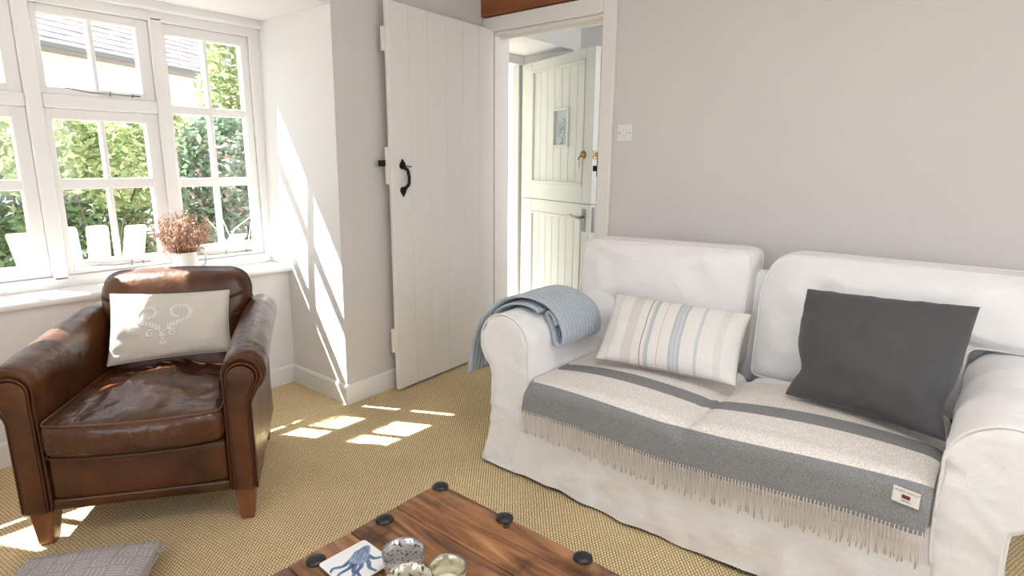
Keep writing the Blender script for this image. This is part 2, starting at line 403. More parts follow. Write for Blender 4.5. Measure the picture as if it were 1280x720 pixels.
def resample(pts, n, closed=True):
    pts = [Vector(p) for p in pts]; L = []; tot = 0
    m = len(pts) if closed else len(pts)-1
    for i in range(m):
        d = (pts[(i+1) % len(pts)]-pts[i]).length; L.append(d); tot += d
    out = []; i = 0; acc = 0
    for k in range(n):
        t = tot*k/(n if closed else n-1)
        while i < m-1 and acc+L[i] < t: acc += L[i]; i += 1
        f = (t-acc)/max(L[i], 1e-9)
        out.append(pts[i].lerp(pts[(i+1) % len(pts)], min(1, f)))
    return out
def round_poly(pts, rads, seg=6):
    out = []; n = len(pts)
    for i in range(n):
        p = Vector(pts[i]); a = Vector(pts[i-1]); b = Vector(pts[(i+1) % n]); r = rads[i]
        if r <= 0: out.append(p); continue
        da = (a-p).normalized(); db = (b-p).normalized()
        s = p+da*r; e = p+db*r
        for k in range(seg+1):
            t = k/seg; out.append(s*(1-t)**2 + p*2*t*(1-t) + e*t*t)
    return out
def star_cushion(outline, centre, b, puff, X, n=110, rings=12, bulge=0.012, nzs=0.0, seed=0.0, backpuff=None, soft=(3.0, 1.0)):
    """boxed cushion over a star-shaped 2D outline; X(a,b,t): outline plane coords and depth t (front positive) to world"""
    ol = resample([Vector((p[0], p[1], 0)) for p in outline], n); c = Vector((centre[0], centre[1], 0))
    bm = bmesh.new(); bp = puff if backpuff is None else backpuff
    def ring(s, t, out=0.0):
        vs = []
        for p in ol:
            d = p-c; q = c + d*s + d.normalized()*out
            tt = t
            if nzs and s < 0.999: tt += nz((q.x, q.y, t), 9, seed)*nzs*(1-s**6)
            vs.append(bm.verts.new(X(q.x, q.y, tt)))
        return vs
    R = []
    ss = [0.12+0.88*(i/(rings-1))**0.6 for i in range(rings)]
    for s in ss: R.append(ring(s, b/2 + puff*(1-s**soft[0])**soft[1]))
    for k in range(1, 5):
        t = b/2-b*k/5; R.append(ring(1.0, t, bulge*sin(pi*k/5)))
    for s in ss[::-1]: R.append(ring(s, -b/2 - bp*(1-s**soft[0])**soft[1]))
    for A, B in zip(R, R[1:]):
        for j in range(n): bm.faces.new((A[j], A[(j+1) % n], B[(j+1) % n], B[j]))
    bm.faces.new(R[0][::-1]); bm.faces.new(R[-1])
    rim = [X(p.x, p.y, b/2) for p in ol]; rimb = [X(p.x, p.y, -b/2) for p in ol]
    return bm, rim, rimb
def pillow4(tl, tr, bl, br, T, bow=0.06, n=28, flat=0.44, wr=0.004, seed=0.0, back=1.0, side=None, slump=0.0):
    """knife-edge cushion through four corner points; returns bmesh with UVs, and S(u,v,off) on the front"""
    tl, tr, bl, br = map(Vector, (tl, tr, bl, br))
    nrm = (tr-tl+br-bl).cross(tl-bl+tr-br).normalized()
    if side is not None and nrm.dot(side) < 0: nrm = -nrm
    def flatp(u, v):
        uu = (u*(1-bow*(1-v*v)*0.9)+1)/2
        if slump: uu += slump*math.exp(-((v+0.52)/0.30)**2)*(max(0, -u)**2 - 0.6*max(0, u)**2)
        vv = (v*(1-bow*1.3*(1-u*u))+1)/2
        return bl*(1-uu)*(1-vv) + br*uu*(1-vv) + tl*(1-uu)*vv + tr*uu*vv
    def h(u, v): return (max(0, (1-u*u))*max(0, (1-v*v)))**flat
    def S(u, v, off=0.0, s=1):
        p = flatp(u, v); k = h(u, v)
        w_ = nz(p, 14, seed)*wr*1.6 + nz(p, 34, seed)*wr*0.5
        # gathers running in from the edges
        g = (sin(u*23+seed)*max(0, abs(v)-0.5)+sin(v*19+seed*2)*max(0, abs(u)-0.55))*wr*1.1
        return p + nrm*(s*(T/2*k*(1 if s > 0 else back)+off) + (w_+g)*min(1, k*2))
    bm = bmesh.new(); uvl = bm.loops.layers.uv.new('UVMap')
    def prm(i): return sin(pi/2*(2*i/n-1))
    for s in (1, -1):
        g = [[bm.verts.new(S(prm(i), prm(j), 0, s)) for j in range(n+1)] for i in range(n+1)]
        for i in range(n):
            for j in range(n):
                q = [(i, j), (i+1, j), (i+1, j+1), (i, j+1)]
                f = bm.faces.new([g[a][b] for a, b in (q if s > 0 else q[::-1])])
                for l, (a, b) in zip(f.loops, (q if s > 0 else q[::-1])): l[uvl].uv = ((prm(a)+1)/2, (prm(b)+1)/2)
    bmesh.ops.remove_doubles(bm, verts=bm.verts, dist=0.0004)
    edge = [S(prm(i), -1) for i in range(n)] + [S(1, prm(i)) for i in range(n)] + [S(-prm(i), 1) for i in range(n)] + [S(-1, -prm(i)) for i in range(n)]
    return bm, S, edge, nrm
def grid(bm, nu, nv, f, uvf=None):
    uvl = bm.loops.layers.uv.verify() if uvf else None
    g = [[bm.verts.new(f(i/nu, j/nv)) for j in range(nv+1)] for i in range(nu+1)]
    for i in range(nu):
        for j in range(nv):
            q = [(i, j), (i+1, j), (i+1, j+1), (i, j+1)]
            fc = bm.faces.new([g[a][b] for a, b in q])
            if uvf:
                for l, (a, b) in zip(fc.loops, q): l[uvl].uv = uvf(a/nu, b/nv)
    return g
def prism(bm, poly, X, t0, t1):
    """extrude 2D polygon between depths"""
    loft(bm, [[X(p[0], p[1], t0) for p in poly], [X(p[0], p[1], t1) for p in poly]])

# ================================================================== SETTING
WX = 2.77          # plane of the wall behind the sofa
def W2(x): return 2.486 + 0.064*(x-1.663)/1.107       # the short wall beside the window recess
bm = BM(); box(bm, -1.75, 4.0, -2.35, 3.30, -0.10, 0.0)
mk('floor', bm, 'carpet', smooth=False, label='beige woven sisal carpet covering the floor', cat='floor', kind='structure')
bm = BM(); box(bm, -1.75, 4.0, -2.35, 3.28, 2.32, 2.42)
mk('ceiling', bm, 'wallwhite', smooth=False, label='white plaster ceiling of the room', cat='ceiling', kind='structure')

# right wall with the doorway (opening Y 1.717..2.482, top 1.972)
bm = BM()
box(bm, WX, 2.90, -2.2, 1.717, 0, 2.32); box(bm, WX, 2.90, 1.717, 2.482, 1.972, 2.32); box(bm, WX, 2.90, 2.482, 2.60, 0, 2.32)
mk('wall_right', bm, 'wall', smooth=False, label='pale plaster wall behind the white sofa with the open doorway', cat='wall', kind='structure')

# front wall: short wall, reveal, wall under the sill, lintel soffit (slightly out of true like an old cottage)
bm = BM()
def quad(a, b, c, d): bm.faces.new([bm.verts.new(Vector(p)) for p in (a, b, c, d)])
RB, RT = 1.652, 1.672      # reveal arris at floor / at soffit
def slabquads(pts_bottom, pts_top):
    for i in range(len(pts_bottom)-1):
        quad(pts_bottom[i], pts_bottom[i+1], pts_top[i+1], pts_top[i])
bot = [(2.90, W2(2.90), 0), (RB, 2.486, 0), (RB+0.004, 3.0, 0), (-0.29, 3.0, 0), (-0.29, 2.486, 0), (-1.75, 2.486, 0), (-1.75, 3.28, 0), (2.90, 3.28, 0)]
mid = [(2.90, W2(2.90), 0.64), (RB+0.006, 2.486, 0.64), (RB+0.010, 3.0, 0.64), (-0.29, 3.0, 0.64), (-0.29, 2.486, 0.64), (-1.75, 2.486, 0.64), (-1.75, 3.28, 0.64), (2.90, 3.28, 0.64)]
loft(bm, [bot, mid], cap0=True, cap1=True)
m2 = [(2.90, W2(2.90), 0.64), (RB+0.006, 2.486, 0.64), (RB+0.012, 3.28, 0.64), (2.90, 3.28, 0.64)]
t2 = [(2.90, W2(2.90), 1.93), (RT, 2.486, 1.925), (1.70, 3.28, 1.95), (2.90, 3.28, 1.93)]
ty = [(2.90, W2(2.90), 2.32), (RT, 2.486, 2.32), (1.70, 3.28, 2.32), (2.90, 3.28, 2.32)]
loft(bm, [m2, t2, ty])
m3 = [(-0.29, 2.486, 0.64), (-1.75, 2.486, 0.64), (-1.75, 3.28, 0.64), (-0.30, 3.28, 0.64)]
t3 = [(p[0], p[1], 2.32) for p in m3]
loft(bm, [m3, t3])
hb = [(RT, 2.486, 1.925), (-0.29, 2.486, 1.925), (-0.29, 3.28, 1.95), (1.70, 3.28, 1.95)]
ht = [(p[0], p[1], 2.32) for p in hb]
loft(bm, [hb, ht])
bmesh.ops.remove_doubles(bm, verts=bm.verts, dist=0.0005)
_w = mk('wall_front', bm, 'wallwhite', smooth=False, label='thick white plaster wall with the deep window recess', cat='wall', kind='structure')
_w.data.materials.append(MT['wall'])          # shade on the short wall put in with the greyer wall colour
for _p in _w.data.polygons:
    if _p.normal.y < -0.9 and (_w.matrix_world @ _p.center).y < 2.7 and _p.center.x+_w.location.x > 1.7: _p.material_index = 1
# walls behind the camera, each with a window opening
bm = BM(); box(bm, -1.75, 2.9, -2.35, -2.2, 0, 0.7); box(bm, -1.75, 2.9, -2.35, -2.2, 2.2, 2.32); box(bm, -1.75, 0.0, -2.35, -2.2, 0.7, 2.2); box(bm, 2.2, 2.9, -2.35, -2.2, 0.7, 2.2)
mk('wall_back', bm, 'wall', smooth=False, label='plaster wall behind the camera with a wide window opening', cat='wall', kind='structure')
bm = BM(); box(bm, -1.75, -1.6, -2.2, 2.486, 0, 0.7); box(bm, -1.75, -1.6, -2.2, 2.486, 2.15, 2.32); box(bm, -1.75, -1.6, -2.2, -0.8, 0.7, 2.15); box(bm, -1.75, -1.6, 1.2, 2.486, 0.7, 2.15)
mk('wall_left', bm, 'wall', smooth=False, label='plaster wall on the left of the room with a window opening', cat='wall', kind='structure')
# baseboard of the front wall
def strip(bm, path, z0, z1, t):
    """skirting along a plan path, thickness t to the left of travel, rounded top edge"""
    n = len(path); P = [Vector((p[0], p[1], 0)) for p in path]
    offs = []
    for i in range(n):
        ds = []
        if i > 0: ds.append((P[i]-P[i-1]).normalized())
        if i < n-1: ds.append((P[i+1]-P[i]).normalized())
        ns = [Vector((-d.y, d.x, 0)) for d in ds]
        if len(ns) == 2:
            m = (ns[0]+ns[1]).normalized(); offs.append(m/max(0.3, m.dot(ns[0])))
        else: offs.append(ns[0])
    loops = []
    for (o, z) in ((0, z0), (t, z0), (t, z1-0.012), (t-0.004, z1-0.003), (t-0.010, z1), (0, z1)):
        loops.append([P[i]+offs[i]*o+Vector((0, 0, z)) for i in range(n)])
    loft(bm, loops+[loops[0]], False, False, closed=False)
bm = BM(); strip(bm, [(-0.29, 3.0), (RB, 3.0), (RB, 2.486), (2.73, W2(2.73))][::-1], 0, 0.105, 0.014)
mk('baseboard_front', bm, 'gloss', smooth=False, label='white skirting board around the window recess', cat='baseboard', kind='structure')
# oak beam over the doorway
bm = BM(); box(bm, 2.735, 2.80, -2.0, 2.55, 2.062, 2.30, 0.008)
for v in bm.verts: v.co.z += nz(v.co, 2.0)*0.006
mk('trim_1', bm, 'beam', smooth=False, label='brown stained timber beam above the doorway', cat='beam', kind='structure')
# doorway lining and architrave
r_ = root('trim_2', (2.77, 2.1, 0), 'white painted door frame around the open doorway', 'door frame', kind='structure')
bm = BM(); box(bm, 2.745, WX+0.001, 1.64, 1.717, 0, 2.055, 0.006); mk('architrave', bm, 'leaf', r_, False)
bm = BM(); box(bm, 2.745, WX+0.001, 1.717, 2.545, 1.975, 2.055, 0.006); mk('architrave', bm, 'leaf', r_, False)
bm = BM(); box(bm, WX, 2.90, 1.712, 1.727, 0, 1.972); mk('jamb', bm, 'leaf', r_, False)
bm = BM(); box(bm, WX, 2.90, 2.467, 2.482, 0, 1.972); mk('jamb', bm, 'leaf', r_, False)
bm = BM(); box(bm, WX, 2.90, 1.727, 2.467, 1.957, 1.973); mk('head_lining', bm, 'leaf', r_, False)
bm = BM(); box(bm, 2.82, 2.85, 1.727, 1.739, 0, 1.957); box(bm, 2.82, 2.85, 1.727, 2.467, 1.940, 1.957); mk('door_stop', bm, 'leaf', r_, False)
bm = BM()
box(bm, 2.772, 2.79, 1.722, 1.738, 1.155, 1.285, 0.004); box(bm, 2.75, 2.782, 1.728, 1.748, 1.185, 1.215, 0.004)
mk('latch_keep', bm, 'black', r_, False, label='black iron latch keep')

# ---- window sill
bm = BM(); rbox(bm, (0.69, 3.085, 0.654), (0.985, 0.125, 0.016), 0.014, k=3, mids=(2, 2, 1))
mk('trim_3', bm, 'gloss', label='white painted window sill board below the window', cat='sill', kind='structure', angle=40)

# ---- window: four lights
wn_ = root('window_1', (0.69, 3.23, 0.67), 'white painted timber casement window of many small panes', 'window', kind='structure')
def wbox(name, x0, x1, z0, z1, y0, y1, parent, bev=0.006, m='gloss'):
    bm = BM(); box(bm, x0, x1, y0, y1, z0, z1, bev); return mk(name, bm, m, parent, False)
fr = BM()
box(fr, -0.30, 1.74, 3.185, 3.275, 1.862, 1.965, 0.006); box(fr, -0.30, 1.70, 3.185, 3.275, 0.655, 0.718, 0.006)
box(fr, 1.636, 1.73, 3.1865, 3.2735, 0.712, 1.868, 0.004); box(fr, -0.31, -0.262, 3.1865, 3.2735, 0.712, 1.868, 0.004)
mk('frame', fr, 'gloss', wn_, False)
wbox('head_moulding', -0.29, 1.72, 1.905, 1.955, 3.155, 3.19, wn_, 0.010)
for a, b in ((1.161, 1.218), (0.657, 0.716), (0.155, 0.214)):
    wbox('mullion', a, b, 0.70, 1.88, 3.185, 3.275, wn_, 0.007)
for a, b in ((0.716, 1.161), (0.214, 0.657)):
    wbox('transom', a, b, 1.443, 1.50, 3.186, 3.275, wn_, 0.007)
def casement(x0, x1, z0, z1, cols, rows, mirrored=False):
    """cols/rows: visible pane intervals"""
    c_ = BM(); y0, y1 = 3.203, 3.252
    box(c_, x0, cols[0][0], y0, y1, z0, z1, 0.005); box(c_, cols[-1][1], x1, y0, y1, z0, z1, 0.005)
    box(c_, cols[0][0]-.003, cols[-1][1]+.003, y0, y1, z0, rows[0][0], 0.005); box(c_, cols[0][0]-.003, cols[-1][1]+.003, y0, y1, rows[-1][1], z1, 0.005)
    s = mk('casement', c_, 'gloss', wn_, False)
    g = BM()
    for a, b in zip(cols, cols[1:]): box(g, a[1], b[0], y0+0.004, y1, z0+.004, z1-.004, 0.005)
    for a, b in zip(rows, rows[1:]): box(g, x0+.004, x1-.004, y0+0.005, y1-.001, a[1], b[0], 0.005)
    mk('glazing_bars', g, 'gloss', s, False)
    for a in cols:
        for b in rows:
            p = BM(); box(p, a[0]-0.003, a[1]+0.003, 3.236, 3.240, b[0]-0.003, b[1]+0.003); mk('pane', p, 'pane', s, False)
    return s
UP = [(1.533, 1.823)]; LOW = [(0.774, 1.097), (1.143, 1.397)]; TALL = [(0.792, 1.095), (1.138, 1.449), (1.490, 1.812)]
cm = [(0.742, 0.918), (0.937, 1.107)]
casement(0.716, 1.161, 1.50, 1.862, cm, UP); casement(0.716, 1.161, 0.718, 1.443, cm, LOW)
cm2 = [(0.243, 0.418), (0.437, 0.604)]
casement(0.214, 0.657, 1.50, 1.862, cm2, UP); casement(0.214, 0.657, 0.718, 1.443, cm2, LOW)
casement(1.218, 1.636, 0.718, 1.862, [(1.232, 1.407), (1.426, 1.595)], TALL)
casement(-0.262, 0.155, 0.718, 1.862, [(-0.225, -0.055), (-0.036, 0.14)], TALL)
# window stays
for x0, x1, z in ((0.80, 1.09, 1.517), (1.25, 1.56, 0.742), (0.30, 0.56, 1.517), (0.80, 1.05, 0.744)):
    bm = BM(); tube(bm, [(x0, 3.19, z+0.014), (x0+0.06, 3.19, z+0.004), (x0+0.1, 3.188, z), (x1, 3.19, z)], 0.0035, 6)
    tube(bm, [(x0+0.17, 3.196, z-.008), (x0+0.17, 3.186, z+0.012)], 0.004, 6); tube(bm, [(x1-0.03, 3.196, z-.006), (x1-0.03, 3.186, z+0.010)], 0.004, 6)
    mk('window_stay', bm, 'steel', wn_)

# ---- interior ledged door, folded back against the short wall
LA = 0.0695; LH = Vector((2.764, 2.469, 0)); LD = Vector((-cos(LA), -sin(LA), 0)); LN = Vector((LD.y, -LD.x, 0))
if LN.y > 0: LN = -LN                       # towards the room
def XL(t, z, d): return LH + LD*t + LN*d + Vector((0, 0, z))      # d<0 goes behind the front face
d1 = root('door_1', tuple(LH), 'cream boarded ledged door with black pull handle standing open', 'door', kind='structure')
LW = 0.835; nb = 6
for i in range(nb):
    a, b = LW*i/nb, LW*(i+1)/nb
    bm = BM(); box(bm, a+0.0008, b-0.0008, 0.012, 1.985, -0.026, 0.0, 0.003, lambda v: XL(v.x, v.y, v.z)); mk('plank', bm, 'leaf', d1, False)
for z0, z1 in ((0.22, 0.35), (1.115, 1.30), (1.755, 1.868)):
    bm = BM(); box(bm, 0.05, LW+0.006, z0, z1, -0.046, -0.026, 0.003, lambda v: XL(v.x, v.y, v.z)); mk('ledge', bm, 'leaf', d1, False)
bm = BM()
hp = [XL(0.765, 1.205, 0.006), XL(0.755, 1.185, 0.030), XL(0.752, 1.150, 0.036), XL(0.753, 1.115, 0.034), XL(0.762, 1.088, 0.010)]
tube(bm, resample(hp, 14, False), 0.008, 8, radii=[0.009]*14)
for zc, sgn in ((1.212, 1), (1.080, -1)):
    poly = [(0.765, zc+sgn*0.030), (0.783, zc+sgn*0.004), (0.784, zc-sgn*0.012), (0.772, zc-sgn*0.022), (0.758, zc-sgn*0.022), (0.746, zc-sgn*0.012), (0.747, zc+sgn*0.004)]
    prism(bm, poly, lambda a, b, t: XL(a, b, t), 0.0, 0.007)
mk('pull_handle', bm, 'black', d1, label='black iron pull handle with spade ends', angle=40)
bm = BM(); tube(bm, [XL(0.742, 1.205, 0.0), XL(0.738, 1.205, 0.016), XL(0.718, 1.203, 0.020)], 0.003, 6); mk('thumb_latch', bm, 'black', d1)
bm = BM(); box(bm, LW-0.10, LW+0.045, 1.205, 1.235, -0.052, -0.040, 0.002, lambda v: XL(v.x, v.y, v.z)); mk('latch_bar', bm, 'black', d1, False, label='black iron latch bar')

# ---- light switch
sw = root('light_switch', (WX, 1.57, 1.38), 'white square light switch on the plaster wall beside the doorway', 'switch')
bm = BM(); box(bm, WX-0.009, WX+.001, 1.527, 1.613, 1.338, 1.424, 0.003); mk('plate', bm, 'plastic', sw, False)
bm = BM(); box(bm, WX-0.014, WX-0.008, 1.556, 1.582, 1.366, 1.396, 0.002); mk('rocker', bm, 'plastic', sw, False)
for y in (1.540, 1.600):
    bm = BM(); tube(bm, [(WX-0.011, y, 1.381), (WX-0.006, y, 1.381)], 0.0035, 8); mk('screw', bm, 'steel', sw)

# ================================================================== HALL beyond the doorway
bm = BM()
box(bm, 2.905, 3.86, 2.60, 3.03, 2.0, 2.32); box(bm, 3.635, 3.86, 2.50, 3.03, 0, 2.0); box(bm, 2.905, 3.05, 2.60, 3.03, 0, 2.0)
box(bm, 2.905, 3.86, 2.497, 2.60, 2.0, 2.32)
mk('wall_hall_front', bm, 'wallwhite', smooth=False, label='white hall wall around the front doorway', cat='wall', kind='structure')
bm = BM(); box(bm, 2.90, 3.72, -0.5, 3.03, 0.0, 0.012)  # pale slab added out of sight so the hall bounce stays white
mk('floor_hall_bounce', bm, 'paving', smooth=False, label='unseen pale hall floor added to bounce whiter light', cat='floor', kind='structure')
bm = BM(); box(bm, 3.72, 3.86, -0.5, 2.50, 0, 2.32)
mk('wall_hall_right', bm, 'wallwhite', smooth=False, label='white hall wall behind the pale green door', cat='wall', kind='structure')
bm = BM(); box(bm, 2.90, 3.72, -0.6, -0.5, 0, 2.32)
mk('wall_hall_back', bm, 'wallwhite', smooth=False, label='white hall end wall out of sight', cat='wall', kind='structure')
fd = root('trim_4', (3.33, 2.95, 0), 'pale painted frame of the front door', 'door frame', kind='structure')
bm = BM(); box(bm, 3.05, 3.63, 2.94, 3.02, 1.935, 2.0, 0.006); mk('head', bm, 'green', fd, False)
bm = BM(); box(bm, 3.595, 3.63, 2.96, 3.02, 0, 1.94, 0.004); mk('jamb', bm, 'green', fd, False)
# front door: two leaves (stable door)
DH = Vector((3.60, 2.93, 0)); DD = (Vector((3.28, 2.09, 0))-DH).normalized(); DH.z = 0.006; DN = Vector((DD.y, -DD.x, 0))
if DN.x > 0: DN = -DN
def XD(u, z, d): return DH + DD*u + DN*d + Vector((0, 0, z))
fdoor = root('door_2', tuple(DH), 'pale green boarded front door with small patterned glass standing open', 'door', kind='structure')
def dbox(name, u0, u1, z0, z1, d0, d1_, m='green', bev=0.003, parent=fdoor, label=None):
    bm = BM(); box(bm, u0, u1, z0, z1, d0, d1_, bev, lambda v: XD(v.x, v.y, v.z)); return mk(name, bm, m, parent, False, label=label)
for z0, z1, pz0, pz1 in ((0.958, 1.927, 1.075, 1.868), (0.01, 0.954, 0.16, 0.866)):
    dbox('stile', 0.0, 0.145, z0, z1, -0.042, 0); dbox('stile', 0.80, 0.90, z0, z1, -0.042, 0)
    dbox('rail', 0.145, 0.80, pz1, z1, -0.042, 0); dbox('rail', 0.145, 0.80, z0, pz0, -0.042, 0)
    # moulding round the panel
    bm = BM()
    for (u0, u1, a, b) in ((0.145, 0.163, pz0, pz1), (0.782, 0.80, pz0, pz1), (0.145, 0.80, pz1-0.018, pz1), (0.145, 0.80, pz0, pz0+0.018)):
        box(bm, u0, u1, a, b, -0.016, 0.006, 0.005, lambda v: XD(v.x, v.y, v.z))
    mk('panel_moulding', bm, 'green', fdoor, False)
    n = 7
    for i in range(n):
        u0 = 0.155+0.635*i/n; u1 = 0.155+0.635*(i+1)/n
        if z0 > 0.5 and i in (3, 4) :
            dbox('board', u0+0.0012, u1-0.0012, pz0, 1.333, -0.030, -0.012, bev=0.004); dbox('board', u0+0.0012, u1-0.0012, 1.580, pz1, -0.030, -0.012, bev=0.004)
        else: dbox('board', u0+0.0012, u1-0.0012, pz0, pz1, -0.030, -0.012, bev=0.004)
u0, u1 = 0.155+0.635*3/7, 0.155+0.635*5/7
bm = BM()
for (a, b, c, d) in ((u0-0.008, u0+0.014, 1.325, 1.588), (u1-0.014, u1+0.008, 1.325, 1.588), (u0+.014, u1-.014, 1.570, 1.588), (u0+.014, u1-.014, 1.325, 1.343)):
    box(bm, a, b, c, d, -0.034, 0.001, 0.003, lambda v: XD(v.x, v.y, v.z))
lf = mk('light_frame', bm, 'green', fdoor, False)
bm = BM(); box(bm, u0+0.010, u1-0.010, 1.340, 1.573, -0.026, -0.020, 0, lambda v: XD(v.x, v.y, v.z)); mk('glass', bm, 'obscure', lf, False)
bm = BM(); uc, zc = (u0+u1)/2, 1.452
for rr, rt in ((0.050, 0.006), (0.028, 0.005), (0.010, 0.006)):
    tube(bm, [XD(uc+rr*cos(a*pi/16), zc+rr*1.25*sin(a*pi/16), -0.019) for a in range(32)], rt, 5, closed=True)
tube(bm, [XD(uc, zc-0.065, -0.019), XD(uc+.01, zc-0.09, -0.019), XD(uc-.02, zc-0.105, -0.019)], 0.005, 5)
mk('moulded_rings', bm, 'obscure', lf)
# lock, lever and edge plates
bm = BM(); lz = BM(); 
tube(lz, [XD(0.805, 1.272, 0.0), XD(0.805, 1.272, 0.014), XD(0.805, 1.272, 0.024)], 0.02, 14, radii=[0.027, 0.024, 0.014]); ls = mk('cylinder_lock', lz, 'brass', fdoor, label='old brass cylinder lock')
tube(bm, [XD(0.805, 1.265, 0.024), XD(0.803, 1.255, 0.036), XD(0.797, 1.24, 0.034)], 0.006, 6); tube(bm, [XD(0.80, 1.235, 0.03), XD(0.798, 1.19, 0.028)], 0.003, 5); mk('key', bm, 'steel', ls)
dbox('lever_plate', 0.812, 0.850, 0.775, 0.925, 0.0, 0.006, 'steel', 0.002)
bm = BM(); tube(bm, [XD(0.83, 0.872, 0.004), XD(0.83, 0.872, 0.040), XD(0.80, 0.872, 0.048), XD(0.765, 0.874, 0.048), XD(0.735, 0.880, 0.045)], 0.009, 8); mk('lever_handle', bm, 'steel', fdoor)
dbox('night_latch', 0.897, 0.904, 1.245, 1.300, -0.036, -0.006, 'brass', 0.002)
bm = BM(); box(bm, 0.902, 0.914, 1.262, 1.288, -0.034, -0.020, 0.002, lambda v: XD(v.x, v.y, v.z)); mk('latch_bolt', bm, 'brass', fdoor, False)
dbox('mortice_plate', 0.897, 0.903, 0.775, 0.940, -0.032, -0.010, 'steel', 0.001)
# coat rack on the hall wall
ck = root('coat_rack', (3.70, 2.18, 1.85), 'pale wooden coat rack with wire hooks on the hall wall', 'coat rack')
for z in (1.77, 1.965):
    bm = BM(); box(bm, 3.697, 3.722, 1.70, 2.345, z, z+0.03, 0.003); mk('rail', bm, 'palewood', ck, False)
for y in (1.90, 2.11, 2.31):
    bm = BM(); tube(bm, [(3.702, y, 1.78), (3.702, y, 1.98)], 0.004, 6); tube(bm, [(3.702, y, 1.885), (3.66, y, 1.865), (3.635, y, 1.885), (3.635, y, 1.90)], 0.004, 6); mk('hook', bm, 'black', ck)

# ================================================================== SOFA
sofa = root('sofa', (2.14, 0.69, 0), 'two-seat sofa in a loose white cotton slipcover with rolled arms', 'sofa')
SF = 1.70
# skirted base
bm = BM(); loops = []
rect = round_poly([(SF+0.004, -0.095, 0), (2.57, -0.095, 0), (2.57, 1.475, 0), (SF+0.004, 1.475, 0)], [0.035]*4)
plan = resample(rect, 300)
for k in range(15):
    z = 0.014 + 0.316*k/14; f = max(0, 1-z/0.30)
    l = []
    for i, p in enumerate(plan):
        c = Vector((2.135, 0.69, 0)); d = Vector((p.x-c.x, p.y-c.y, 0))
        nx = Vector((-1, 0, 0)) if p.x < SF+0.02 else (Vector((0, 1 if p.y > 0.69 else -1, 0)) if p.x < 2.55 else Vector((1, 0, 0)))
        wv = nz((p.x, p.y, z*0.35), 7, 3.1)*0.020 + nz((p.x, p.y*1.0, z*0.9), 16, 1.1)*0.006 + (0.25-abs(nz((p.x, p.y*0.7+z*0.9, z*0.7), 10, 2.2)))*0.016
        l.append(Vector((p.x, p.y, z + nz((p.x, p.y, 0), 5, 8)*0.008*f)) + nx*(0.038*f**1.4 + wv*(0.25+f)))
    loops.append(l)
loft(bm, loops, False, True)
mk('skirted_base', bm, 'cotton', sofa)
# rolled arms
def arm_profile(mirror, infl=0.0, n=110):
    pts = [Vector((1.372, 0.016, 0)), Vector((1.355, 0.20, 0)), Vector((1.343, 0.30, 0)), Vector((1.340-infl, 0.40, 0))]
    for k in range(0, 25):
        a = radians(190 - k*245/24)
        pts.append(Vector((1.462+(0.122+infl)*cos(a), 0.525+(0.122+infl)*sin(a), 0)))
    pts += [Vector((1.522+infl, 0.385, 0)), Vector((1.527+infl, 0.29, 0)), Vector((1.534+infl, 0.15, 0)), Vector((1.562+infl, 0.016, 0))]
    if mirror:          # this arm's body is drawn in more tightly under the roll
        pts[-4:] = [Vector((1.484+infl, 0.385, 0)), Vector((1.484+infl, 0.29, 0)), Vector((1.486+infl, 0.15, 0)), Vector((1.505+infl, 0.016, 0))]
    P = resample(pts, n, False)
    return [Vector((1.38-p.x if mirror else p.x, p.y, 0)) for p in P]
for mir in (False, True):
    bm = BM(); loops = []
    base = arm_profile(mir); cc = Vector((1.38-1.45 if mir else 1.45, 0.47, 0))
    for x, ins in ((SF-0.004, 0.40), (SF-0.006, 0.2), (SF-0.004, 0.06), (SF, 0.02), (SF+0.012, 0.0)) + tuple((SF+0.012+0.83*k/26, 0.0) for k in range(1, 27)):
        l = []
        for p in base:
            q = p.lerp(Vector((cc.x, p.y if p.y < 0.47 else cc.y, 0)), ins) if ins else p
            sg = -1 if mir else 1
            w_ = nz((x, q.x, q.y), 8, 2+mir)*0.010 + nz((x, q.x, q.y), 22, 5)*0.0035 + (0.2-abs(nz((x*0.8, q.x, q.y*1.4), 13, 3+mir)))*0.006
            d = Vector((q.x-cc.x, q.y-cc.y, 0)); d = d.normalized() if d.length > 1e-6 else d
            front = nz((q.x, q.y*2.0, 0.3), 16, 4+mir)*0.005 + (abs(nz((q.x*0.5, q.y*3.2, 0.7), 14, 9+mir))-0.2)*0.007 if x < SF+0.004 else 0
            fl = max(0, 1-q.y/0.30); wob = nz((1.0, q.x*1.0, 0.2), 9, 6+mir)*0.022*fl
            ff = max(0, 1-(x-SF)/0.25)
            l.append(Vector((x+front-(0.036*fl**1.4+wob)*ff, q.x+d.x*w_*(1 if q.y > 0.03 else 0), max(0.014, q.y+d.y*w_*min(1, q.y/0.1)))))
        loops.append(l)
    loft(bm, loops, True, True)
    ar = mk('rolled_arm', bm, 'cotton', sofa)
    bm = BM(); pp = [Vector((SF-0.001-0.036*max(0, 1-p.y/0.30)**1.4, p.x, p.y)) for p in arm_profile(mir, 0.0, 90) if p.y > 0.24]
    tube(bm, pp, 0.0045, 6); mk('piping', bm, 'cotton_pipe', ar)
# back frame
bm = BM(); rbox(bm, (2.53, 0.69, 0.53), (0.05, 0.83, 0.27), 0.035, k=3, mids=(2, 10, 6)); mk('back_frame', bm, 'cotton', sofa)
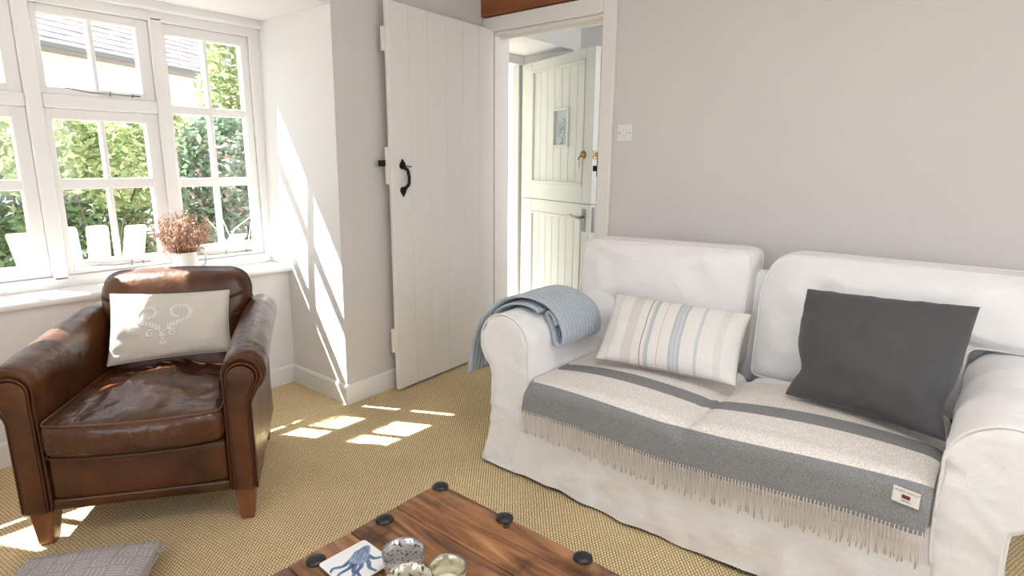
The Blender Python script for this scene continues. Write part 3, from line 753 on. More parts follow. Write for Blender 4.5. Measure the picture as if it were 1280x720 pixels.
# seat cushions
SEATS = ((1.018, 0.322), (0.367, 0.322)); SHX = 0.315; SCX = 2.0
def seat_top(x, y):
    best = -1
    for cy, hy in SEATS:
        u = (x-SCX)/SHX; v = (y-cy)/hy
        if abs(v) <= 1.0:
            e = max(0, abs(v)-0.86)/0.14
            best = max(best, 0.415 + 0.034*(1-min(1, u*u)*0.6)*(1-v*v) + 0.046*(0.75-y)*0.9 - 0.030*(1-sqrt(max(0, 1-e*e))))
    return best if best > 0 else 0.40
for cy, hy in SEATS:
    def fn(p, cy=cy, hy=hy):
        u = p.x/SHX; v = p.y/hy
        if p.z > 0: p = p + Vector((0, 0, (0.034*(1-min(1, u*u)*0.6)*(1-v*v) + 0.046*(0.75-(p.y+cy))*0.9)*min(1, p.z/0.06)))
        if p.x < -0.2: p.x -= 0.010*(1-v*v)
        p.z += nz(p, 9, cy)*0.004*min(1, max(0, p.z/0.05))
        return p
    bm = BM(); rbox(bm, (SCX, cy, 0.337), (SHX, hy, 0.078), 0.045, fn, k=4, mids=(14, 14, 3)); sc = mk('seat_cushion', bm, 'cotton', sofa)
# back cushions with wings over the arms
def XB(a, b, t): return Vector((2.445 + (b-0.5)*0.17 - t, a, b))
OUTL = [([(0.778, 0.40), (1.330, 0.40), (1.330, 0.60), (1.575, 0.60), (1.580, 0.868), (0.772, 0.884)], [0.04, 0.02, 0.04, 0.05, 0.07, 0.05], (1.10, 0.765)),
        ([(0.712, 0.40), (0.722, 0.76), (0.672, 0.886), (-0.195, 0.886), (-0.20, 0.655), (0.047, 0.648), (0.047, 0.40)], [0.03, 0.06, 0.06, 0.075, 0.06, 0.04, 0.02], (0.30, 0.765))]
for i, (pl, rd, ce) in enumerate(OUTL):
    poly = round_poly([(a, b, 0) for a, b in pl], rd)
    bm, rim, rimb = star_cushion([(p.x, p.y) for p in poly], ce, 0.140, 0.062, XB, n=170, rings=16, bulge=0.010, nzs=0.020, seed=2.0+i, backpuff=0.01)
    c_ = mk('back_cushion', bm, 'cotton', sofa)
    bm = BM(); tube(bm, rim, 0.0045, 6, closed=True); mk('piping', bm, 'cotton_pipe', c_)
    bm = BM(); tube(bm, rimb, 0.0045, 6, closed=True); mk('piping', bm, 'cotton_pipe', c_)

# ---- striped wool throw over the seat
TX = 1.664; TY0, TY1 = 1.332, 0.050
def hem(y):
    s = (TY0-y)/(TY0-TY1)
    return 0.293 + 0.004*sin(s*9) + max(0, s-0.45)*0.075
def throw_pt(s, v, off=0.0):
    """s 0..1 left to right, v metres from the hem"""
    y = TY0+(TY1-TY0)*s; zt = seat_top(1.745, y)+0.007; zh = hem(y); rf = 0.055
    ripple = 0.006*sin(s*60)*max(0, 1-abs(s-0.12)/0.16) + nz((s*6, v*2, 0), 1.6, 5)*0.006
    fv = zt-rf-zh
    if v < fv:
        return Vector((TX-off - ripple*(1-v/fv*0.7) - 0.006*(1-v/fv), y, zh+v))
    a = (v-fv)/rf
    if a < pi/2:
        rr = rf+off
        return Vector((TX+rf-rr*cos(a), y, zt-rf+rr*sin(a)))
    x = TX+rf+(v-fv-rf*pi/2)
    z = seat_top(max(1.745, x), y)
    # bridge the crease between the two cushions softly
    ys = [seat_top(max(1.745, x), y+d) for d in (-0.03, -0.015, 0, 0.015, 0.03)]
    return Vector((x, y, max(z, sum(ys)/5)+0.007+off))
TL = 0.62
th = root('throw', (1.86, 0.69, 0.44), 'grey and cream striped wool throw with a fringe spread over the sofa seat', 'throw')
bm = BM(); grid(bm, 130, 70, lambda a, b: throw_pt(a, b*TL), lambda a, b: (a*1.3, b*TL))
grid(bm, 130, 70, lambda a, b: throw_pt(a, b*TL, 0.005), lambda a, b: (a*1.3, b*TL))
mk('woven_cloth', bm, 'throw', th, recalc=False)
bm = BM(); nt_ = 132
for i in range(nt_):
    s = (i+0.5)/nt_ + random.uniform(-0.001, 0.001); p = throw_pt(s, 0.012, 0.008)
    ln = random.uniform(0.075, 0.095) if s > 0.05 else 0.08
    q = throw_pt(s, 0.0, 0.006); dx = random.uniform(-0.006, 0.006); sw_ = random.uniform(-0.005, 0.005)
    if random.random() < 0.06: sw_ *= 4
    pts = [p, q+Vector((-0.001, 0, -0.004)), q+Vector((-0.001, dx*0.4, -ln*0.35)), q+Vector((-0.001, dx*0.6+sw_, -ln*0.7)), q+Vector((0.000, dx+sw_*0.6, -ln))]
    tube(bm, pts, 0.0016, 5, radii=[0.0014, 0.0018, 0.0016, 0.0016, 0.0019])
mk('fringe', bm, 'fringe', th, kind='stuff')
bm = BM(); ty, tz = 0.099, 0.425
def XT(a, b, t): return Vector((TX-0.0115-t+0.0, ty-a, tz+b-0.10*a))
ta = mk('care_label', box(bm, -0.029, 0.029, -0.0205, 0.0205, 0, 0.0015, 0, lambda v: XT(v.x, v.y, v.z)), 'tag', th, False, label='cream woven label with dark lettering and a small flag')
def text_mesh(name, s, size, place, m, parent, sx=1.0):
    cu_ = bpy.data.curves.new(name, 'FONT'); cu_.body = s; cu_.size = size; cu_.align_x = 'CENTER'; cu_.align_y = 'CENTER'; cu_.space_character = sx
    o = bpy.data.objects.new(name, cu_); COL.objects.link(o)
    bpy.context.view_layer.update()
    me = bpy.data.meshes.new_from_object(o.evaluated_get(bpy.context.evaluated_depsgraph_get()))
    bpy.data.objects.remove(o)
    b2 = bmesh.new(); b2.from_mesh(me)
    for v in b2.verts: v.co = place(v.co)
    return mk(name, b2, m, parent, False)
text_mesh('lettering', 'LAURA ASHLEY', 0.0074, lambda v: XT(v.x, v.y+0.0125, 0.0018), 'ink', ta, 1.12)
bm = BM(); box(bm, -0.009, 0.009, -0.0055, 0.0045, 0.0016, 0.0020, 0, lambda v: XT(v.x, v.y, v.z)); mk('flag_field', bm, 'navy', ta, False)
bm = BM()
for x0, x1, y0, y1 in ((-0.009, 0.009, -0.0015, 0.0005), (-0.001, 0.001, -0.0055, 0.0045)): box(bm, x0, x1, y0, y1, 0.0020, 0.0023, 0, lambda v: XT(v.x, v.y, v.z))
for s in (1, -1):
    l = [(-0.009, s*0.005-.0005), (-0.0078, s*0.005-.0005), (0.009, -s*0.005-.0005), (0.0078, -s*0.005-.0005)]
    prism(bm, l, lambda a, b, t: XT(a, b, t), 0.0019, 0.0022)
mk('flag_cross', bm, 'redprint', ta, False)
bm = BM()
for z, hw in ((-0.0100, 0.008), (-0.0135, 0.012)):
    x = -hw
    while x < hw: box(bm, x, x+0.0012, z-0.0008, z+0.0008, 0.0016, 0.0019, 0, lambda v: XT(v.x, v.y, v.z)); x += 0.0021
mk('small_print', bm, 'ink', ta, False)

# ---- cushions on the sofa
bm, S, edge, nn = pillow4((2.15, 1.226, 0.692), (2.18, 0.676, 0.690), (1.93, 1.181, 0.470), (1.97, 0.640, 0.482), 0.135, bow=0.05, seed=1.0, wr=0.004, side=Vector((-1, 0, 0.5)))
sc_ = root('lumbar_cushion', (2.06, 0.93, 0.46), 'oblong white linen cushion with blue-grey stripes leaning on the sofa', 'cushion')
mk('cover', bm, 'stripes', sc_)
bm = BM(); tube(bm, edge, 0.0022, 5, closed=True); mk('edge_piping', bm, mat('taupe_piping', (0.42, 0.36, 0.30), 0.9), sc_)
bm, S, edge, nn = pillow4((2.215, 0.506, 0.806), (2.145, 0.028, 0.832), (2.00, 0.490, 0.485), (1.905, 0.046, 0.495), 0.21, bow=0.04, slump=0.075, seed=4.0, wr=0.009, side=Vector((-1, 0, 0.5)))
mk('scatter_cushion', bm, 'greycloth', label='square charcoal grey cushion leaning in the corner of the sofa', cat='cushion')

# ---- blue knitted blanket over the left arm
def catmull(P, n):
    P = [Vector((a, b, 0)) for a, b in P]; out = []
    Q = [P[0]*2-P[1]] + P + [P[-1]*2-P[-2]]
    m = len(P)-1
    for k in range(n+1):
        t = k/n*m; i = min(int(t), m-1); f = t-i
        p0, p1, p2, p3 = Q[i], Q[i+1], Q[i+2], Q[i+3]
        out.append(0.5*((2*p1)+(p2-p0)*f+(2*p0-5*p1+4*p2-p3)*f*f+(3*p1-p0-3*p2+p3)*f**3))
    return out
def sheet(bm, path, n, xf, wf, th, nv=22, seed=0.0):
    C = resample(catmull(path, n*2), n+1, False); loops = []
    for i, p in enumerate(C):
        a = C[max(0, i-1)]; b = C[min(n, i+1)]; t = (b-a).normalized(); nr = Vector((-t.y, t.x, 0)); s = i/n
        x0 = xf(s); wd = wf(s); ring = []
        for side in (1, -1):
            rng = range(nv+1) if side > 0 else range(nv, -1, -1)
            for j in rng:
                v = j/nv; x = x0+wd*v
                k = 1-abs(2*v-1)**8*0.65
                q = p+nr*(side*th/2*k) + nr*nz((p.x, p.y, x), 10, seed)*0.006
                ring.append(Vector((x+nz((s*9, v, 0), 1.0, seed)*0.006, q.x, q.y)))
        loops.append(ring)
    uvl = bm.loops.layers.uv.verify()
    R = [[bm.verts.new(q) for q in l] for l in loops]; m = len(R[0])
    for i in range(len(R)-1):
        for j in range(m):
            j2 = (j+1) % m
            f = bm.faces.new((R[i][j], R[i][j2], R[i+1][j2], R[i+1][j]))
            for l, (a, b) in zip(f.loops, ((i, j), (i, j2), (i+1, j2), (i+1, j))):
                x = loops[a][b].x; l[uvl].uv = (x, a/n*0.7)
    bm.faces.new(R[0][::-1]); bm.faces.new(R[-1])
bl_ = root('knitted_blanket', (1.85, 1.46, 0.64), 'folded pale blue knitted blanket draped over the sofa arm near the door', 'blanket')
bm = BM()
pathA = [(1.690, 0.346), (1.676, 0.43), (1.650, 0.52), (1.605, 0.605), (1.553, 0.668), (1.485, 0.700), (1.415, 0.706), (1.350, 0.680), (1.303, 0.630), (1.280, 0.575), (1.284, 0.530), (1.306, 0.520), (1.322, 0.545), (1.332, 0.590), (1.356, 0.632), (1.350, 0.650), (1.326, 0.636), (1.312, 0.600)]
sheet(bm, pathA, 110, lambda s: 1.725+0.11*max(0, min(1, (s-0.25)/0.4)), lambda s: 0.20+0.085*max(0, min(1, (s-0.2)/0.4)), 0.017, seed=2)
mk('top_fold', bm, 'knit', bl_)
bm = BM()
pathB = [(1.603, 0.40), (1.606, 0.50), (1.596, 0.575), (1.560, 0.634), (1.500, 0.669), (1.440, 0.677), (1.395, 0.666), (1.372, 0.650)]
sheet(bm, pathB, 50, lambda s: 1.735+0.06*s, lambda s: 0.20+0.07*s, 0.015, seed=6)
mk('under_fold', bm, 'knit', bl_)

# ================================================================== ARMCHAIR
CA = Vector((0.5775, 2.0645, 0)); CR_ = Vector((0.81451, -0.58014, 0)); CN = Vector((0.58014, 0.81451, 0))
def XC(s, o, z):
    s = s*(1-0.10*max(0.0, o)/0.65)      # the chair narrows towards the back
    return CA + CR_*s + CN*o + Vector((0, 0, z))
XCv = lambda v: XC(v.x, v.y, v.z)
ch = root('armchair', tuple(XC(0, 0.38, 0)), 'brown leather club armchair with rolled arms below the window', 'armchair')
for sx in (-1, 1):
    prof = [(0.262, 0.125), (0.264, 0.42), (0.266, 0.47)]
    for k in range(19):
        a = radians(185 - k*235/18); prof.append((0.334+0.070*cos(a), 0.541+0.070*sin(a)))
    prof += [(0.352, 0.44), (0.350, 0.125)]
    P = resample([Vector((a, b, 0)) for a, b in prof], 70, False)
    bm = BM(); loops = []; cen = Vector((0.318, 0.40, 0))
    def armloop(o, ins):
        l = []
        rise = 0.055*max(0, min(1, o/0.55))
        for p in P:
            q = p + (Vector((0.310, p.y if p.y < 0.47 else 0.50, 0))-p)*ins
            if p.y < 0.2 and ins: q.y += 0.02*ins
            lift = rise*max(0, min(1, (p.y-0.35)/0.18))
            pf = 0.010*sin(min(1, o/0.5)*pi)*(1 if p.y > 0.45 else 0)
            w_ = nz((q.x, o*1.3, q.y), 10, 3+sx)*0.006
            ds = (q.x-0.31)*0.1
            l.append(XC(sx*(q.x+w_*0.5+ds*pf), o, q.y+lift+w_+pf*0.4))
        return l
    for o, ins in ((0.004, 0.22), (0.0, 0.16), (0.002, 0.06), (0.010, 0.0)) + tuple((0.010+0.66*k/20, 0.0) for k in range(1, 21)) + ((0.682, 0.1), (0.690, 0.35)):
        loops.append(armloop(o, ins))
    loft(bm, loops); a_ = mk('arm', bm, 'leather', ch)
    # front facing with double piping
    def offp(ins, o):
        return [XC(sx*(p+(Vector((0.310, p.y if p.y < 0.47 else 0.50, 0))-p)*ins).x, o, (p+(Vector((0.310, p.y if p.y < 0.47 else 0.50, 0))-p)*ins).y) for p in P]
    bm = BM(); loft(bm, [offp(0.36, 0.003), offp(0.38, -0.008), offp(0.50, -0.010), offp(0.80, -0.011)]); f_ = mk('arm_facing', bm, 'leather', a_, angle=50)
    bm = BM(); tube(bm, offp(0.30, -0.003), 0.0042, 6); mk('piping', bm, 'leather_dark', a_)
    bm = BM(); tube(bm, offp(0.06, 0.000), 0.0035, 6); mk('piping', bm, 'leather_dark', a_)
# lower body, front rail, outside back
bm = BM(); rbox(bm, (0, 0.345, 0.215), (0.268, 0.335, 0.085), 0.02, k=3, mids=(6, 6, 3), X=XCv); mk('seat_frame', bm, 'leather', ch)
def frail(p):
    p.y -= 0.012*(1-(p.x/0.265)**2)*(1 if p.y < 0 else 0); p.z += nz(p, 9, 2)*0.003; return p
bm = BM(); rbox(bm, (0, 0.022, 0.236), (0.260, 0.022, 0.074), 0.016, frail, k=3, mids=(16, 2, 6), X=XCv); mk('front_rail', bm, 'leather', ch)
bm = BM(); rbox(bm, (0, 0.018, 0.144), (0.262, 0.022, 0.019), 0.009, k=3, mids=(10, 2, 2), X=XCv); mk('lower_rail', bm, 'leather', ch)
bm = BM(); rbox(bm, (0, 0.700, 0.40), (0.30, 0.020, 0.27), 0.018, k=3, mids=(8, 1, 8), X=XCv); mk('outside_back', bm, 'leather', ch)
# seat cushion
HX, HY = 0.262, 0.262
def seatfn(p):
    u, v = p.x/HX, p.y/HY
    if p.z > 0:
        p.z += 0.046*(1-u*u)*(1-v*v*0.9) + (nz(p, 9, 7)*0.020 + abs(nz((p.x*1.6, p.y*0.8, 0), 13, 1))*0.026-0.007)*(1-u**4)*(1-v**4)
    if p.y < 0: p.y -= min(1, -v)**3*(0.030*(1-u*u) + 0.016*(1-(p.z/0.08)**2 if abs(p.z) < 0.08 else 0)*(1-u**4))
    return p
bm = BM(); rbox(bm, (0, 0.235, 0.372), (HX, HY, 0.060), 0.034, seatfn, k=4, mids=(26, 26, 4), X=XCv)
sc2 = mk('seat_cushion', bm, 'leather_seat', ch)
rimp = round_poly([(-HX+.006, -HY+.002, 0), (HX-.006, -HY+.002, 0), (HX-.006, HY-.004, 0), (-HX+.006, HY-.004, 0)], [0.03]*4)
for zz in (0.054, -0.056):
    bm = BM(); pts = []
    for p in resample(rimp, 90):
        u = p.x/HX; pts.append(XC(p.x, 0.235+p.y-(0.030*(1-u*u)*min(1, max(0, -p.y/HY))**3), 0.372+zz))
    tube(bm, pts, 0.0036, 6, closed=True); mk('piping', bm, 'leather_worn' if zz > 0 else 'leather_dark', sc2)
# backrest
def XK(a, b, t): return XC(a, 0.530+(b-0.40)*0.30-t, b)
poly = round_poly([(-0.255, 0.36, 0), (0.255, 0.36, 0), (0.262, 0.60, 0), (0.306, 0.65, 0), (0.300, 0.787, 0), (0, 0.799, 0), (-0.300, 0.787, 0), (-0.306, 0.65, 0), (-0.262, 0.60, 0)], [0.02, 0.02, 0.04, 0.06, 0.085, 0.2, 0.085, 0.06, 0.04], 8)
bm, rim, rimb = star_cushion([(p.x, p.y) for p in poly], (0, 0.62), 0.020, 0.072, XK, n=150, rings=24, bulge=0.006, nzs=0.008, seed=9, backpuff=0.050, soft=(5.0, 0.5))
bk = mk('backrest', bm, 'leather', ch)
# feet
for sx, o in ((-1, 0.045), (1, 0.045), (-1, 0.63), (1, 0.63)):
    bm = BM(); c = 0.305*sx; ob = o+(-0.012 if o < 0.3 else 0.02)
    def sq(cx, co, h, z): return [XC(cx-h, co-h, z), XC(cx+h, co-h, z), XC(cx+h, co+h, z), XC(cx-h, co+h, z)]
    loft(bm, [sq(c*1.0, ob, 0.020, 0.0), sq(c, ob, 0.022, 0.008), sq(c, o, 0.035, 0.128)]); bmesh.ops.bevel(bm, geom=bm.edges[:], offset=0.003, segments=1, affect='EDGES')
    mk('leg', bm, 'legwood', ch, False)
# cream embroidered cushion on the chair
pl = root('scatter_cushion', tuple(XC(0, 0.40, 0.46)), 'oblong cream linen cushion embroidered with a white leaf wreath on the leather armchair', 'cushion')
bm, S, edge, nn = pillow4((0.698, 2.58, 0.727), (1.040, 2.346, 0.722), (0.635, 2.498, 0.476), (0.986, 2.252, 0.504), 0.125, bow=0.045, seed=6.0, back=0.45, wr=0.006, side=Vector((-0.6, -0.8, 0.3)))
mk('cover', bm, 'creamcloth', pl)
bm = BM(); tube(bm, edge, 0.003, 5, closed=True); mk('edge_stitching', bm, mat('pale_edge', (0.62, 0.52, 0.42), 0.9), pl)
bm = BM()
def px(x, y): return ((x-455)/385.0, -(y-352)/225.0)
def leaf2(u, v, ang, ln, wd):
    du, dv = cos(ang), sin(ang); asp = 0.62/0.40
    pts = [(0, 0), (ln*0.5, wd), (ln, 0), (ln*0.5, -wd)]
    vs = []
    for a, b in pts:
        x, y = (a*du-b*dv), (a*dv+b*du)*asp
        vs.append(S(u+x, v+y, 0.0025))
    mid = S(u+ln*0.5*du, v+ln*0.5*dv*asp, 0.006)
    V = [bm.verts.new(p) for p in vs]; m_ = bm.verts.new(mid)
    for i in range(4): bm.faces.new((V[i], V[(i+1) % 4], m_))
wl_ = [(420, 395), (370, 368), (310, 350), (268, 318), (270, 270), (305, 245), (350, 238), (388, 258), (392, 295), (365, 320), (335, 318)]
wr_ = [(900-20-x, y-8) for x, y in wl_]
for path in (wl_, wr_):
    q = resample(catmull([px(*p) for p in path], 60), 25, False)
    for i in range(len(q)-1):
        d = q[i+1]-q[i]; a = math.atan2(d.y/1.55, d.x); lf_ = 0.085*(1-0.45*i/24)
        leaf2(q[i].x, q[i].y, a+0.7, lf_, 0.018); leaf2(q[i].x, q[i].y, a-0.7, lf_, 0.018)
    tube(bm, [S(p.x, p.y, 0.002) for p in q], 0.0014, 4)
for cx, s in ((355, 1), (490, -1)):
    pts = [px(cx+s*(55-k*2.2)*0.0 + s*26*cos(k*0.42+0.5)*(1-k/26), 425-28*sin(k*0.42+0.5)*(1-k/26)) for k in range(20)]
    tube(bm, [S(a, b, 0.003) for a, b in pts], 0.0028, 5)
    pts = [px(430, 490), px(428, 450), px(430-s*10, 415), px(430-s*30, 395), px(430-s*48, 400)]
    q = catmull(pts, 14); tube(bm, [S(p.x, p.y, 0.003) for p in q], 0.003, 5)
for x, y, a in ((430, 480, 1.57), (430, 500, 2.3), (430, 500, 0.8), (430, 450, 2.2), (430, 450, 0.9)): leaf2(*px(x, y), a, 0.09, 0.022)
mk('embroidery', bm, 'thread', pl, recalc=False, label='raised white embroidered leaf wreath with scrolls')

# ================================================================== COFFEE TABLE
TZ = 0.43
ct = root('coffee_table', (0.62, 0.50, 0), 'rustic brown plank coffee table with black iron studs', 'table')
X0, X1, Y0, Y1 = 0.255, 0.937, -0.15, 1.022
wd = (0.142, 0.128, 0.150, 0.126, 0.136); x = X1
for i, w_ in enumerate(wd):
    bm = BM(); b0 = x-w_
    def pf(p, w_=w_):
        p.z += nz((p.x+x, p.y, 0), 5, 3)*0.003*(1 if p.z > 0 else 0) - 0.002*(abs(p.x)/(w_/2))**6*(1 if p.z > 0 else 0)
        p.x += nz((x, p.y, p.x*0), 4, 1)*0.0012; return p
    rbox(bm, (x-w_/2, (Y0+Y1)/2, TZ-0.02), (w_/2-0.0003, (Y1-Y0)/2, 0.02), 0.004, pf, k=2, mids=(3, 40, 1)); mk('plank', bm, 'tablewood', ct); x = b0
def apron(a, b, c, d):
    bm = BM(); box(bm, a, b, c, d, TZ-0.13, TZ-0.04, 0.004); mk('apron', bm, 'tablewood', ct, False)
apron(X0+0.05, X1-0.05, Y1-0.075, Y1-0.045); apron(X0+0.05, X1-0.05, Y0+0.045, Y0+0.075); apron(X1-0.075, X1-0.045, Y0+0.05, Y1-0.05); apron(X0+0.045, X0+0.075, Y0+0.05, Y1-0.05)
for a in (X0+0.07, X1-0.07):
    for b in (Y0+0.07, Y1-0.07):
        bm = BM(); box(bm, a-0.035, a+0.035, b-0.035, b+0.035, 0, TZ-0.04, 0.006); mk('leg', bm, 'tablewood', ct, False)
studs = [(0.922, 1.003), (0.742, 0.997), (0.562, 0.990), (0.382, 0.985), (0.926, 0.792), (0.926, 0.578), (0.926, 0.365), (0.926, 0.15), (0.275, 0.79), (0.275, 0.58), (0.275, 0.36)]
for i, (a, b) in enumerate(studs):
    bm = BM(); prof = [(0.0205, 0.0), (0.0205, 0.003), (0.018, 0.0055), (0.013, 0.008), (0.006, 0.0095), (0.0005, 0.010)]
    lathe(bm, prof, (a, b, TZ+0.0002), 18); mk('stud', bm, 'stud', ct)
bm = BM(); tube(bm, [(0.905, 0.770, TZ-0.002), (0.905, 0.770, TZ+0.002)], 0.007, 8); mk('nail_head', bm, 'stud', ct)
# coaster with octopus drawing
cs = root('coaster', (0.605, 0.915, TZ), 'white square coaster with a blue octopus drawing on the table corner', 'coaster')
ca = radians(-2); cux, cuy = Vector((cos(ca), sin(ca), 0)), Vector((-sin(ca), cos(ca), 0))
def XO(a, b, z): return Vector((0.607, 0.914, TZ+0.0025)) + cux*a + cuy*b + Vector((0, 0, z))
sq = round_poly([(-0.055, -0.053, 0), (0.055, -0.053, 0), (0.055, 0.053, 0), (-0.055, 0.053, 0)], [0.009]*4, 5)
bm = BM(); loft(bm, [[XO(p.x, p.y, z) for p in sq] for z in (0.0, 0.0035)]); mk('board', bm, 'coasteredge', cs, False)
bm = BM(); loft(bm, [[XO(p.x, p.y, z) for p in sq] for z in (0.0035, 0.0048)]); mk('printed_face', bm, 'coaster', cs, False)
# drawing axes: the animal's head points to the far side (towards the sofa corner of the coaster)
hd = Vector((0.80, 0.60, 0)); sd = Vector((0.60, -0.80, 0))
def XQ(a, b, z=0.0050):
    p = hd*(a*1.32+0.004) + sd*(b*1.32)
    return XO(max(-0.052, min(0.052, p.x)), max(-0.050, min(0.050, p.y)), z)
def ribbon(bm, pts, w0, w1, z):
    q = resample(catmull(pts, 40), 26, False); n = len(q); prev = None
    for i, p in enumerate(q):
        t = (q[min(i+1, n-1)]-q[max(i-1, 0)]).normalized(); nr = Vector((-t.y, t.x, 0)); w_ = w0+(w1-w0)*i/(n-1)
        a = bm.verts.new(XQ(p.x+nr.x*w_, p.y+nr.y*w_, z)); b = bm.verts.new(XQ(p.x-nr.x*w_, p.y-nr.y*w_, z))
        if prev: bm.faces.new((prev[0], a, b, prev[1]))
        prev = (a, b)
bm = BM()
arms_ = [[(0.010, -0.008), (-0.012, -0.016), (-0.020, -0.030), (-0.030, -0.032), (-0.040, -0.045), (-0.034, -0.052)],
         [(0.008, -0.004), (-0.015, -0.006), (-0.030, -0.016), (-0.048, -0.020), (-0.060, -0.030)],
         [(0.005, 0.0), (-0.018, 0.001), (-0.030, 0.006), (-0.046, 0.000), (-0.056, 0.010), (-0.050, 0.018)],
         [(0.006, 0.004), (-0.010, 0.010), (-0.022, 0.008), (-0.034, 0.018), (-0.044, 0.028), (-0.040, 0.036)],
         [(0.010, 0.008), (0.000, 0.018), (-0.012, 0.024), (-0.018, 0.036), (-0.028, 0.044), (-0.022, 0.052)],
         [(0.016, 0.010), (0.010, 0.024), (0.014, 0.036), (0.006, 0.048)]]
for a in arms_: ribbon(bm, a, 0.0046, 0.0006, 0.0050)
mk('octopus_arms', bm, 'inkblue', cs, False, recalc=False, label='blue printed octopus arms')
bm = BM()
body = [(0.010+0.030*cos(k*pi/14)*(1 if cos(k*pi/14) > 0 else 0.55), (0.0135-0.0035*cos(k*pi/14))*sin(k*pi/14)+0.004*max(0, cos(k*pi/14))) for k in range(28)]
bm.faces.new([bm.verts.new(XQ(a, b, 0.0052)) for a, b in body]); mk('octopus_body', bm, 'inkpale', cs, False, recalc=False, label='pale blue printed octopus body')
bm = BM()
for o_ in (-0.009, -0.004, 0.002, 0.008): ribbon(bm, [(0.036-abs(o_), o_*0.6), (0.020, o_*1.2), (0.004, o_)], 0.0010, 0.0006, 0.0054)
for a in arms_:
    q = resample(catmull(a, 40), 14, False)
    for p in q[1:-3]:
        for s in (0.0012, -0.0012): 
            bm.faces.new([bm.verts.new(XQ(p.x+s+0.0005*cos(k*pi/3), p.y+s+0.0005*sin(k*pi/3), 0.0054)) for k in range(6)])
mk('octopus_shading', bm, 'inkblue', cs, False, recalc=False)
# votive holders
def votive(label, c, R, H, m, scallop=0.0, candle=False):
    v = root('votive_holder', (c[0], c[1], TZ), label, 'candle holder', 'mercury glass votives on the coffee table')
    bm = BM(); n = 48
    prof = [(R*0.55, 0.001), (R*0.70, 0.004), (R*0.84, H*0.25), (R*0.94, H*0.6), (R, H-0.001), (R-0.0015, H+0.0006), (R-0.0032, H-0.001), (R*0.90-0.003, H*0.6), (R*0.80-0.003, H*0.25), (R*0.66-0.003, 0.008), (0.001, 0.007)]
    lathe(bm, prof, (c[0], c[1], TZ), n)
    if scallop:
        for q in bm.verts:
            d = Vector((q.co.x-c[0], q.co.y-c[1], 0)); a = math.atan2(d.y, d.x); f = max(0, (q.co.z-TZ)/H-0.5)*2
            q.co.z += scallop*sin(a*12)*f; q.co += d*0.04*sin(a*12)*f
    mk('cup', bm, m, v)
    bm = BM(); tube(bm, [(c[0]+(R-0.0015)*cos(k*2*pi/48), c[1]+(R-0.0015)*sin(k*2*pi/48), TZ+H+(scallop*sin(k*2*pi/4) if scallop else 0)) for k in range(48)], 0.0018, 6, closed=True); mk('rim', bm, 'steel' if not scallop else m, v)
    if candle:
        bm = BM(); lathe(bm, [(R*0.62, 0.010), (R*0.66, H*0.45), (R*0.5, H*0.47), (0.001, H*0.46)], (c[0], c[1], TZ), 24); mk('candle', bm, 'wax', v)
        bm = BM(); tube(bm, [(c[0], c[1], TZ+H*0.45), (c[0]+0.002, c[1], TZ+H*0.6)], 0.001, 5); mk('wick', bm, 'ink', v)
votive('speckled grey mercury glass votive nearest the octopus coaster', (0.643, 0.808), 0.0415, 0.066, 'mercury')
votive('gold-tinged mercury glass votive farthest from the octopus coaster', (0.672, 0.716), 0.0365, 0.060, 'mercury_gold', candle=True)
votive('cream mercury glass votive with a scalloped rim, partly cut off in front', (0.598, 0.738), 0.0405, 0.068, 'mercury_warm', scallop=0.0015)

# ================================================================== FLOOR CUSHION
fc = root('floor_cushion', (0.42, 1.88, 0), 'mauve floor cushion woven with pale squares lying before the armchair', 'cushion')
A_, B_ = Vector((0.266, 2.105, 0.052)), Vector((0.566, 1.893, 0.052)); dn = Vector((-0.58, -0.81, 0))*0.40
bm, S, edge, nn = pillow4(A_, B_, A_+dn, B_+dn, 0.105, bow=0.03, seed=3.0, wr=0.003, flat=0.30, side=Vector((0, 0, 1)))
mk('cover', bm, 'mauve', fc)
bm = BM()
def dash(u0, v0, u1, v1, w_=0.010):
    du, dv = u1-u0, v1-v0; l = sqrt(du*du+dv*dv); n_ = (-dv/l*w_, du/l*w_); k = 4; prev = None
    for i in range(k+1):
        u, v = u0+du*i/k, v0+dv*i/k
        a = bm.verts.new(S(u+n_[0], v+n_[1], 0.0012)); b = bm.verts.new(S(u-n_[0], v-n_[1], 0.0012))
        if prev: bm.faces.new((prev[0], a, b, prev[1]))
        prev = (a, b)
cell = 0.285
for i in range(7):
    for j in range(8):
        cu_, cv_ = -0.94+cell*(i+0.5), 0.94-0.235*(j+0.5)
        hu, hv = cell*0.36, 0.235*0.36
        k = (i+j) % 3
        if k == 0:
            for f in (1.0, 0.45):
                dash(cu_-hu*f, cv_-hv*f, cu_+hu*f, cv_-hv*f); dash(cu_+hu*f, cv_-hv*f, cu_+hu*f, cv_+hv*f); dash(cu_+hu*f, cv_+hv*f, cu_-hu*f, cv_+hv*f); dash(cu_-hu*f, cv_+hv*f, cu_-hu*f, cv_-hv*f)
        elif k == 1:
            for q in (-1, -0.33, 0.33, 1): dash(cu_+hu*q, cv_-hv, cu_+hu*q, cv_+hv)
        else:
            for q in (-1, -0.33, 0.33, 1): dash(cu_-hu, cv_+hv*q, cu_+hu, cv_+hv*q)
mk('woven_pattern', bm, 'mauveprint', fc, recalc=False, kind='stuff')

